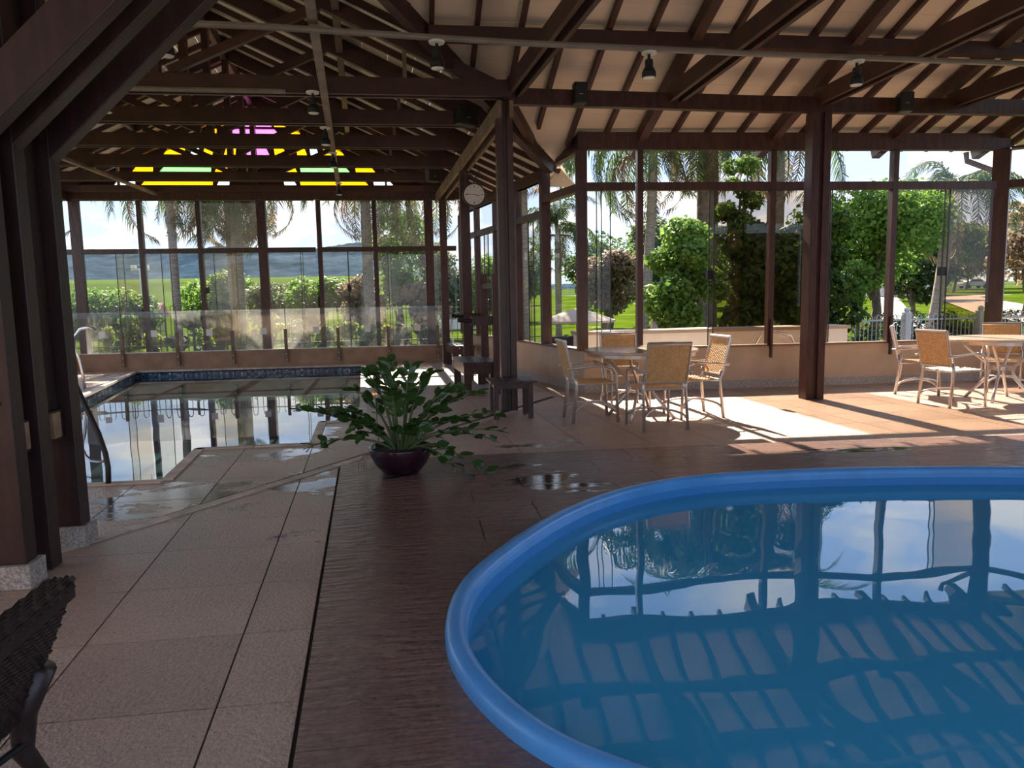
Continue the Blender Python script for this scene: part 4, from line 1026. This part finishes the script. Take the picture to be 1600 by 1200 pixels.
# ================================================================= OUTSIDE: PLANTING
def leaf_cloud(name, centers, radii, n, size, mat, parent, loc, shell=.55, flatz=1.0, droop=0):
    centers = np.array(centers, float); radii = np.array(radii, float); k = NR.choice(len(centers), n, p=(radii**2/np.sum(radii**2)))
    d = NR.normal(size=(n, 3)); d /= np.linalg.norm(d, axis=1)[:, None]
    rr = shell+(1-shell)*NR.rand(n); c = centers[k]+d*(radii[k]*rr)[:, None]*np.array([1, 1, flatz])
    nrm = d*.7+NR.normal(size=(n, 3))*.6+np.array([0, 0, .5]); nrm /= np.linalg.norm(nrm, axis=1)[:, None]
    a = np.cross(nrm, NR.normal(size=(n, 3))); a /= np.linalg.norm(a, axis=1)[:, None]; b = np.cross(nrm, a)
    s = size*(.6+.8*NR.rand(n))[:, None]
    V = np.stack([c-a*s*.5, c+b*s*.32+nrm*s*.08, c+a*s*.5-np.array([0, 0, 1])*s*droop, c-b*s*.32+nrm*s*.08], 1).reshape(-1, 3)
    F = np.arange(4*n).reshape(n, 4)
    o = ob(name, fastmesh(name, V, F), mat, parent); o['kind'] = 'stuff'; return o
def tree(name, label, cat, x, y, z0, ztop, w, n, size, mat, group=None, trunk=.12, clear=.3, nb=14, depth=None, bark='barkdark', flatz=.85):
    g = float(gz(x, y)) if z0 is None else z0
    e = empty(name, (x, y, g)); tag(e, label, cat, group)
    H = ztop-g; dp = depth or w; cs, rs = [], []
    for i in range(nb):
        t = NR.rand(); ang = NR.rand()*6.28; hz_ = clear*H+(1-clear)*H*(.12+.76*t); wd = math.sin(math.pi*(.18+.66*t))
        rr = w/2*wd*.75*math.sqrt(NR.rand()); cs.append((rr*math.cos(ang), rr*math.sin(ang)*dp/w, hz_)); rs.append(w*(.15+.10*NR.rand()))
    cs.append((0, 0, clear*H+(1-clear)*H*.5)); rs.append(min(w, H)*.28)
    for q in range(len(cs)):
        zmax = H-rs[q]*flatz*.9; cs[q] = (cs[q][0], cs[q][1], min(cs[q][2], zmax))
    leaf_cloud('foliage', cs, rs, n, size, mat, e, None, flatz=flatz)
    tr = ob('trunk', MB().tube([(0, 0, -.1), (.03*H, 0, clear*H*.6), (0, .02*H, clear*H+.25*H), (0, 0, H*.75)], [trunk, trunk*.85, trunk*.6, trunk*.2], 8), bark, e, smooth=True)
    for q in range(min(6, nb)):
        c = cs[q]; ob('branch', MB().tube([(0, 0, clear*H*.8), (c[0]*.5, c[1]*.5, (clear*H*.8+c[2])/2+.05*H), c], [trunk*.5, trunk*.3, trunk*.1], 6), bark, tr)
    return e
# palms
def frond_mesh(Ln, droop, nlf, lfl, seed):
    rs = np.random.RandomState(seed); mb = MB()
    def pt(t):
        ang = 1.0-t*(1.0+droop); 
        return None
    pts = []; p = Vector((0, 0, 0)); ang = .75
    for k in range(15):
        pts.append(p.copy()); p = p+Vector((math.cos(ang), 0, math.sin(ang)))*(Ln/14); ang -= droop/14*(1.35-.5*k/14)
    mb.tube([tuple(q) for q in pts], [.028-.022*k/14 for k in range(15)], 5)
    for k in range(nlf):
        t = .10+.9*k/nlf; f = t*14; i = min(int(f), 13); q = pts[i].lerp(pts[i+1], f-i); tan = (pts[i+1]-pts[i]).normalized()
        for s in (-1, 1):
            l = lfl*(1-.55*abs(t-.45))*rs.uniform(.8, 1.1)
            d1 = (Vector((0, s, 0))*rs.uniform(.45, .8)+tan*.5+Vector((0, 0, -.25+rs.uniform(-.3, .3)))).normalized(); d2 = (d1*.35+Vector((0, 0, -1))).normalized()
            w = tan*.016
            a, b = q, q+d1*l*.4; c = b+d2*l*.6
            mb.add([a-w, a+w, b+w*1.3, b-w*1.3, c], [(0, 1, 2, 3), (3, 2, 4)])
    me = mb.mesh('frond'); return me
FR = []
for sd, (ln, dr) in enumerate(((3.2, 2.1), (2.9, 2.5), (3.2, 2.8))):
    me = frond_mesh(ln, dr, 56, .72, sd); me.materials.append(MATS['leaf_palm']); FR.append(me)
FRD = frond_mesh(2.5, 3.0, 40, .5, 9); FRD.materials.append(MATS['leaf_deadpalm'])
def palm(x, y, zc, label, r=.14, nf=18, sc=1.0, trunk=True, group='palms around the pool house', dead=5, lean=0, bark='bark'):
    g = float(gz(x, y)); e = empty('palm_tree', (x, y, g)); tag(e, label, 'palm tree', group)
    H = zc-g
    ob('trunk', MB().tube([(lean*(1-k/8)**2, 0, -.1+(H+.1)*k/8) for k in range(9)], [r*1.15]+[r]*6+[r*.9, r*.7], 10), bark, e, smooth=True)
    for k in range(nf+dead):
        me = FRD if k >= nf else FR[k % 3]
        f = bpy.data.objects.new('frond', me); COL.objects.link(f); f.parent = e; f.location = (0, 0, H-.05-(.35 if k >= nf else 0))
        az = k*2.399+x; el = (-.75+1.25*((k*.618) % 1)) if k < nf else .35
        f.rotation_euler = (NR.uniform(-.15, .15), el, az); s = sc*NR.uniform(.88, 1.1); f.scale = (s, s, s)
    return e
palm(-6.75, 22.6, 5.3, 'palm with smooth grey trunk in front of the iron fence', .115, dead=4)
palm(-5.55, 25.2, 5.4, 'shaggy palm with brown hanging skirt beyond the iron fence', .17, dead=12)
palm(-6.0, 26.2, 5.3, 'thinner palm leaning close to the shaggy palm', .12, dead=9)
palm(-4.95, 26.5, 5.8, 'palm whose fronds hang before the hills', .13, trunk=True)
palm(-1.42, 25.5, 5.5, 'palm with brown trunk rising through the dense trees beyond the fence', .18, dead=8)
palm(.62, 24, 5.3, 'palm with hanging fronds behind the far corner of the hall', .15)
palm(-11.3, 25, 5.6, 'palm behind the dark columns', .14)
palm(7.35, 22, 6.1, 'palm with a full drooping crown behind the bright bush', .15, sc=1.25, lean=-.42)
palm(9.2, 22.3, 6.9, 'palm with thick brown crown above the dark vine', .33, sc=1.2, dead=10, bark='barkdark')
palm(11.8, 22.8, 6.7, 'palm with hanging fronds behind the free-standing post', .18, sc=1.2)
palm(5.2, 26, 4.0, 'small feathery palm beside the patio parasol', .12, sc=.75, nf=22)
palm(20.3, 26, 5.0, 'coconut palm arching over the lawn by the drive', .22, sc=1.25, dead=2, lean=-.5)
palm(3.2, 21, 6.2, 'palm outside the slanting side wall', .14)
# broadleaf trees, garden front
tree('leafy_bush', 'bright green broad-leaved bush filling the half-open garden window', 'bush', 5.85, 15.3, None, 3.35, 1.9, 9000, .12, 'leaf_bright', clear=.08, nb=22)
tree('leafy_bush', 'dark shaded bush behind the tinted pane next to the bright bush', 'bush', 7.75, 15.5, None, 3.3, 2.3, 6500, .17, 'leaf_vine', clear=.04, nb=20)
tree('vine_column', 'leafy vine climbing up beside the palm with the thick brown crown', 'vine', 7.55, 16.4, None, 4.9, 1.2, 4200, .11, 'leaf_mid', clear=.3, nb=18)
tree('leafy_bush', 'dark shrub just behind the free-standing post', 'bush', 9.2, 16.0, None, 3.6, 2.2, 6000, .16, 'leaf_vine', clear=.05, nb=20)
tree('shade_tree', 'spreading green tree over the lawn with the white path', 'tree', 14.0, 21.0, None, 4.8, 4.5, 11000, .16, 'leaf_bright', clear=.34, nb=30, trunk=.16, flatz=.7)
tree('shade_tree', 'young pale green tree by the painted fence', 'tree', 12.55, 19.6, None, 2.4, 1.3, 2600, .12, 'leaf_bright', clear=.36, nb=9, trunk=.07)
tree('shade_tree', 'dark rounded tree near the parked car', 'tree', 24.0, 33, None, 4.8, 4.2, 3500, .26, 'leaf_dark', clear=.2, nb=16)
tree('shade_tree', 'golden green tree on the drive side of the corner post', 'tree', 31.0, 34, None, 6.0, 6.0, 5000, .3, 'leaf_pinkish', clear=.25, nb=18)
for i, (x, y, zt, w, mt) in enumerate(((9.5, 36, 4.6, 4.5, 'leaf_mid'), (12.3, 38, 5.6, 4.6, 'leaf_grey'), (8.4, 31, 3.6, 3.0, 'leaf_pinkish'), (17.5, 44, 6.0, 6, 'leaf_mid'), (24, 58, 6.0, 8, 'leaf_dark'), (33, 66, 7, 9, 'leaf_dark'), (43, 62, 8.0, 8, 'leaf_mid'), (62, 78, 9, 10, 'leaf_mid'), (75, 92, 10, 12, 'leaf_grey'), (7.4, 49, 5.5, 5, 'leaf_grey'), (92, 112, 11, 14, 'leaf_mid'))):
    tree('garden_tree', ['mid green tree across the lawn', 'greyish tree across the lawn', 'rusty flowering tree across the lawn', 'mid green tree behind the bright bush', 'dark broad tree behind the palm with the thick crown', 'dark tree behind the white path', 'mid green tree left of the parked car, far off', 'mid green tree behind the parked car', 'tall grey green tree on the far drive', 'grey green tree beyond the patio parasol', 'tallest tree where the drive ends'][i], 'tree', x, y, None, zt, w, 5000, .12+.03*w, mt, 'trees across the lawn', clear=.22, nb=16, trunk=.15)
# left: trees beyond the iron fence
LT = [(-15.2, 40, 2.3, 5.5, 'leaf_bright'), (-13.1, 38, 2.0, 2.6, 'leaf_mid'), (-18.5, 36, 2.6, 4.0, 'leaf_grey'), (-8.3, 34, 2.9, 3.6, 'leaf_bright'), (-6.0, 33, 2.3, 3.0, 'leaf_grey'), (-3.9, 31, 2.5, 3.6, 'leaf_bright'), (-2.2, 33, 2.7, 3.0, 'leaf_grey'),
      (-.5, 29, 5.2, 3.0, 'leaf_bright'), (1.3, 30, 4.3, 2.8, 'leaf_grey'), (-11.2, 41, 1.9, 2.8, 'leaf_mid'), (-10.5, 30, 1.9, 2.4, 'leaf_mid'), (-1.9, 27.5, 2.4, 2.0, 'leaf_pinkish'), (-13.5, 29, 1.9, 2.6, 'leaf_grey'), (.4, 26.5, 2.2, 1.8, 'leaf_pinkish'), (3.0, 31, 3.3, 3.0, 'leaf_bright')]
for i, (x, y, zt, w, mt) in enumerate(LT):
    tree('garden_tree', ['broad tree under the wooded hill, beyond the iron fence', 'small tree beside the lamp pole', 'grey green tree behind the dark columns', 'round tree behind the shaggy palm', 'grey tree just past the shaggy palm', 'round tree in front of the field and hills', 'grey tree before the hills near the pane lock', 'tall tree filling the last wide far window', 'tall grey tree in the far corner',
          'small tree at the edge of the green field', 'low green shrub between lamp pole and smooth palm', 'flowering shrub below the brown-trunked palm', 'low grey shrub by the shed roof', 'flowering shrub in the far corner', 'tree behind the tiled roof'][i], 'tree', x, y, None, zt, w, int(3000+1200*w), .10+.018*w, mt, 'trees beyond the iron fence', clear=.12, nb=14, trunk=.1)
NR.seed(5)
for k in range(15):
    x = -9.0+k*.68+NR.uniform(-.2, .2); y = 23.3+NR.uniform(0, .8); mt = ['leaf_yellow', 'leaf_bright', 'leaf_yellow', 'leaf_grey', 'leaf_bright'][k % 5]
    tree('shrub', 'low garden shrub just behind the iron fence', 'shrub', x, y, None, .75+NR.uniform(0, .55), .9, 420, .16, mt, 'shrubs behind the iron fence', clear=.05, nb=6, trunk=.03)
for k in range(9):
    x = 9.5+k*.85; y = 17.3+.15*math.sin(k*2.)
    h = tree('hedge_bush', 'clipped hedge bush with small red flowers behind the painted fence', 'hedge', x, y, None, .98, 1.15, 900, .085, 'leaf_hedge', 'hedge bushes behind the painted fence', clear=.02, nb=8, trunk=.03, flatz=1)
    leaf_cloud('blossom', [(0, 0, .85)], [.5], 60, .06, 'flower', h, None, shell=.8, flatz=.45)

# ================================================================= OUTSIDE: FENCES AND OBJECTS
fe = empty('iron_fence', (-4, 22, 0)); tag(fe, 'black iron fence with hooped tops beyond the far windows', 'fence')
hm = MB().tube([(-.07, 0, .12), (-.07, 0, 1.36)]+[(.07*math.cos(R(180-t)), 0, 1.36+.10*math.sin(R(180-t))) for t in (30, 60, 90, 120, 150)]+[(.07, 0, 1.36), (.07, 0, .12)], .011, 5).mesh('hoop'); hm.materials.append(MATS['iron'])
for k in range(54):
    o = bpy.data.objects.new('hoop', hm); COL.objects.link(o); o.parent = fe; o.location = (-8.4+k*.30, 0, 0)
for z in (.30, 1.22): ob('rail', MB().box(-8.6, 8, -.015, .015, z, z+.035), 'iron', fe)
for k in range(6): ob('fence_post', MB().box(-8.6+k*3.2, -8.54+k*3.2, -.03, .03, -.13, 1.42), 'iron', fe)
fe = empty('iron_fence', (6, 15.2, 0)); tag(fe, 'low hooped iron fence between the patio ledge and the lawn', 'fence')
hm2 = MB().tube([(-.07, 0, 0), (-.07, 0, .62)]+[(.07*math.cos(R(180-t)), 0, .62+.09*math.sin(R(180-t))) for t in (30, 60, 90, 120, 150)]+[(.07, 0, .62), (.07, 0, 0)], .010, 5).mesh('hoop'); hm2.materials.append(MATS['iron'])
for k in range(14):
    o = bpy.data.objects.new('hoop', hm2); COL.objects.link(o); o.parent = fe; o.location = (-2.6+k*.19, 0, .06)
ob('rail', MB().box(-2.8, .1, -.012, .012, .60, .625), 'iron', fe); ob('rail', MB().box(-2.8, .1, -.012, .012, .16, .185), 'iron', fe)
ob('fence_post', MB().box(-.95, -.82, -.06, .06, -.13, .95), 'hedgewall', fe); ob('fence_post', MB().box(-2.84, -2.76, -.04, .04, -.13, .7), 'iron', fe)
fe = empty('painted_fence', (11.6, 16.1, 0)); tag(fe, 'grey painted picket fence in front of the flowering hedge', 'fence')
pm = MB().tube([(-.05, 0, .05), (-.05, 0, .86)]+[(.05*math.cos(R(180-t)), 0, .86+.07*math.sin(R(180-t))) for t in (45, 90, 135)]+[(.05, 0, .86), (.05, 0, .05)], .012, 5).mesh('picket'); pm.materials.append(MATS['fencepaint'])
for k in range(28):
    o = bpy.data.objects.new('picket', pm); COL.objects.link(o); o.parent = fe; o.location = (-1.75+k*.21, 0, 0)
for z in (.12, .78): ob('rail', MB().box(-1.9, 4.2, -.015, .015, z, z+.04), 'fencepaint', fe)
for x in (-1.88, .02, 1.95, 4.15):
    p = ob('fence_post', MB().box(x-.08, x+.08, -.08, .08, -.13, .98), 'hedgewall', fe, bev=.008); ob('finial', MB().lathe([(.05, .98), (.07, 1.02), (.06, 1.07), (.02, 1.10)], 12, (x, 0, 0)), 'hedgewall', p)
lg = empty('planter_ledge', (5.3, 12.9, 0)); tag(lg, 'low white masonry ledge outside the garden windows', 'ledge')
ob('wall', MB().box(-2.4, 2.65, -.25, .25, -.13, .82), 'white', lg); ob('cap', MB().box(-2.44, 2.69, -.29, .29, .82, .88), 'patio', lg)
# pool ladder on the patio
o = ob('ladder_rail', MB().tube([(6.0, 12.35, 0), (6.0, 12.35, .55), (6.1, 12.3, .78), (6.35, 12.25, .82), (6.6, 12.2, .74), (6.75, 12.2, .45), (6.78, 12.2, 0)], .022, 8), 'chrome', smooth=True); tag(o, 'bent chrome ladder rail outside the tinted pane', 'rail')
# parasol and wicker sofa outside the corner
e = empty('parasol', (3.55, 15.7, -.12)); tag(e, 'beige patio parasol outside the slanting side wall', 'parasol')
ob('canopy', MB().lathe([(.03, 1.36), (.25, 1.31), (.85, 1.10), (.86, 1.06), (.83, 1.07), (.25, 1.27), (.02, 1.31)][::-1], 8), 'canvas', e); ob('pole', MB().tube([(0, 0, 0), (0, 0, 1.33)], .025, 8), 'wood', e)
for k in range(8):
    a = R(45*k); ob('rib', MB().beam((.03*math.cos(a), .03*math.sin(a), 1.29), (.8*math.cos(a), .8*math.sin(a), 1.075), .015, .02), 'wood', e)
ob('base', MB().lathe([(.25, 0), (.25, .05), (.06, .09)], 16), 'hedgewall', e)
e = empty('garden_sofa', (3.25, 14.4, -.12)); tag(e, 'dark wicker sofa under the patio parasol', 'sofa')
ob('seat', MB().box(-.6, .6, -.3, .35, .12, .42), 'wicker', e, bev=.03); ob('backrest', MB().box(-.6, .6, -.38, -.28, .12, .86), 'wicker', e, bev=.03)
for s in (-1, 1):
    ob('arm', MB().box(s*.62-.07, s*.62+.07, -.36, .35, .1, .6), 'wicker', e, bev=.03)
    for yy in (-.3, .28): ob('leg', MB().box(s*.55-.03, s*.55+.03, yy-.03, yy+.03, 0, .13), 'wood', e)
# lamp pole beyond the fence
e = empty('lamp_pole', (-15.3, 45, float(gz(-15.3, 45)))); tag(e, 'floodlight pole with flat bar standing before the green field', 'lamp pole')
ob('pole', MB().tube([(0, 0, 0), (0, 0, 3.6)], .07, 8), 'hedgewall', e); ob('crossbar', MB().box(-.5, .5, -.08, .08, 3.55, 3.68), 'hedgewall', e)
for x in (-.35, .35): ob('floodlight', MB().box(x-.13, x+.13, -.1, .1, 3.68, 3.86), 'white', e)
# shed roof on the far left and tiled roof in the corner
e = empty('shed', (-17, 46, float(gz(-17, 46)))); tag(e, 'low shed with pinkish roof beyond the iron fence', 'shed')
ob('wall', MB().box(-2.2, 2.2, -1.2, 1.2, 0, .9), 'plaster', e)
mb = MB().add([(-2.5, -1.5, .85), (2.5, -1.5, .85), (2.5, 0, 1.7), (-2.5, 0, 1.7), (-2.5, 1.5, .85), (2.5, 1.5, .85)], [(0, 1, 2, 3), (3, 2, 5, 4), (0, 3, 4), (1, 5, 2)]); ob('roof', mb, 'terracotta', e)
e = empty('garden_house', (2.1, 41, float(gz(2.1, 41)))); tag(e, 'small house with pale tiled roof in the far corner', 'house')
ob('wall', MB().box(-1.5, 1.5, -1.8, 1.8, 0, 1.9), 'white', e)
mb = MB().add([(-1.9, -2.2, 1.8), (1.9, -2.2, 1.8), (.9, 0, 3.3), (-.9, 0, 3.3), (-1.9, 2.2, 1.8), (1.9, 2.2, 1.8)], [(0, 1, 2, 3), (3, 2, 5, 4), (0, 3, 4), (1, 5, 2)]); ob('roof', mb, 'coping', e)
ob('window', MB().box(-1.0, -.3, -1.83, -1.79, .8, 1.4), 'darkglass', e); ob('window', MB().box(.3, 1.0, -1.83, -1.79, .8, 1.4), 'darkglass', e)
# house at the end of the white path
e = empty('garden_house', (51, 71, float(gz(51, 71)))); tag(e, 'grey house at the far end of the white path', 'house')
ob('wall', MB().box(-4, 3, -2, 2, 0, 2.2), 'hedgewall', e); mb = MB().add([(-4.5, -2.5, 2.1), (3.5, -2.5, 2.1), (3, 0, 3.3), (-4, 0, 3.3), (-4.5, 2.5, 2.1), (3.5, 2.5, 2.1)], [(0, 1, 2, 3), (3, 2, 5, 4), (0, 3, 4), (1, 5, 2)]); ob('roof', mb, 'pipe', e)
for x in (-2.8, -.8, 1.2): ob('window', MB().box(x, x+.9, -2.04, -1.99, .9, 1.7), 'darkglass', e)
# bollards along the path
bm_ = MB().lathe([(.05, 0), (.05, .62), (.06, .64), (.04, .70)], 8).mesh('bollard'); bm_.materials.append(MATS['hedgewall'])
for k in range(9):
    x, y = 18.2+k*1.25, 23.0+k*1.75; o = bpy.data.objects.new('bollard', bm_); COL.objects.link(o); o.location = (x, y, float(gz(x, y))); tag(o, 'short grey post of the row along the white path', 'bollard', 'posts along the white path')
# parked car
cz = float(gz(86, 104))
e = empty('car', (86, 104, cz), R(-6)); tag(e, 'silver car parked on the far drive beyond the lawn', 'car')
body = [(-2.2, .35), (-2.2, .85), (-1.9, .95), (-1.2, 1.0), (-.7, 1.42), (.6, 1.45), (1.3, 1.0), (2.0, .88), (2.2, .7), (2.2, .35)]
def side_prism(pts, y0, y1):
    n = len(pts); return MB().add([(x, y0, z) for x, z in pts]+[(x, y1, z) for x, z in pts], [tuple(range(n)), tuple(range(2*n-1, n-1, -1))]+[(i, n+i, n+(i+1) % n, (i+1) % n) for i in range(n)])
ob('body', side_prism(body, -.85, .85), 'carpaint', e, bev=.06)
ob('side_window', side_prism([(-1.0, 1.02), (-.62, 1.36), (.52, 1.38), (1.05, 1.02)], -.87, .87), 'darkglass', e)
for x in (-1.35, 1.35):
    for s in (-1, 1): ob('wheel', MB().tube([(x, s*.88, .32), (x, s*.68, .32)], .33, 18), 'tyre', e)
# gutter downpipe outside the stout corner post
o = ob('downpipe', MB().tube([(9.15, 11.38, 3.74), (9.17, 11.38, 3.60), (9.62, 11.34, 3.44), (9.72, 11.3, 3.34), (9.74, 11.3, -.1)], .045, 10), 'woodunder', smooth=False); tag(o, 'brown downpipe bending round outside the stout corner post', 'downpipe')
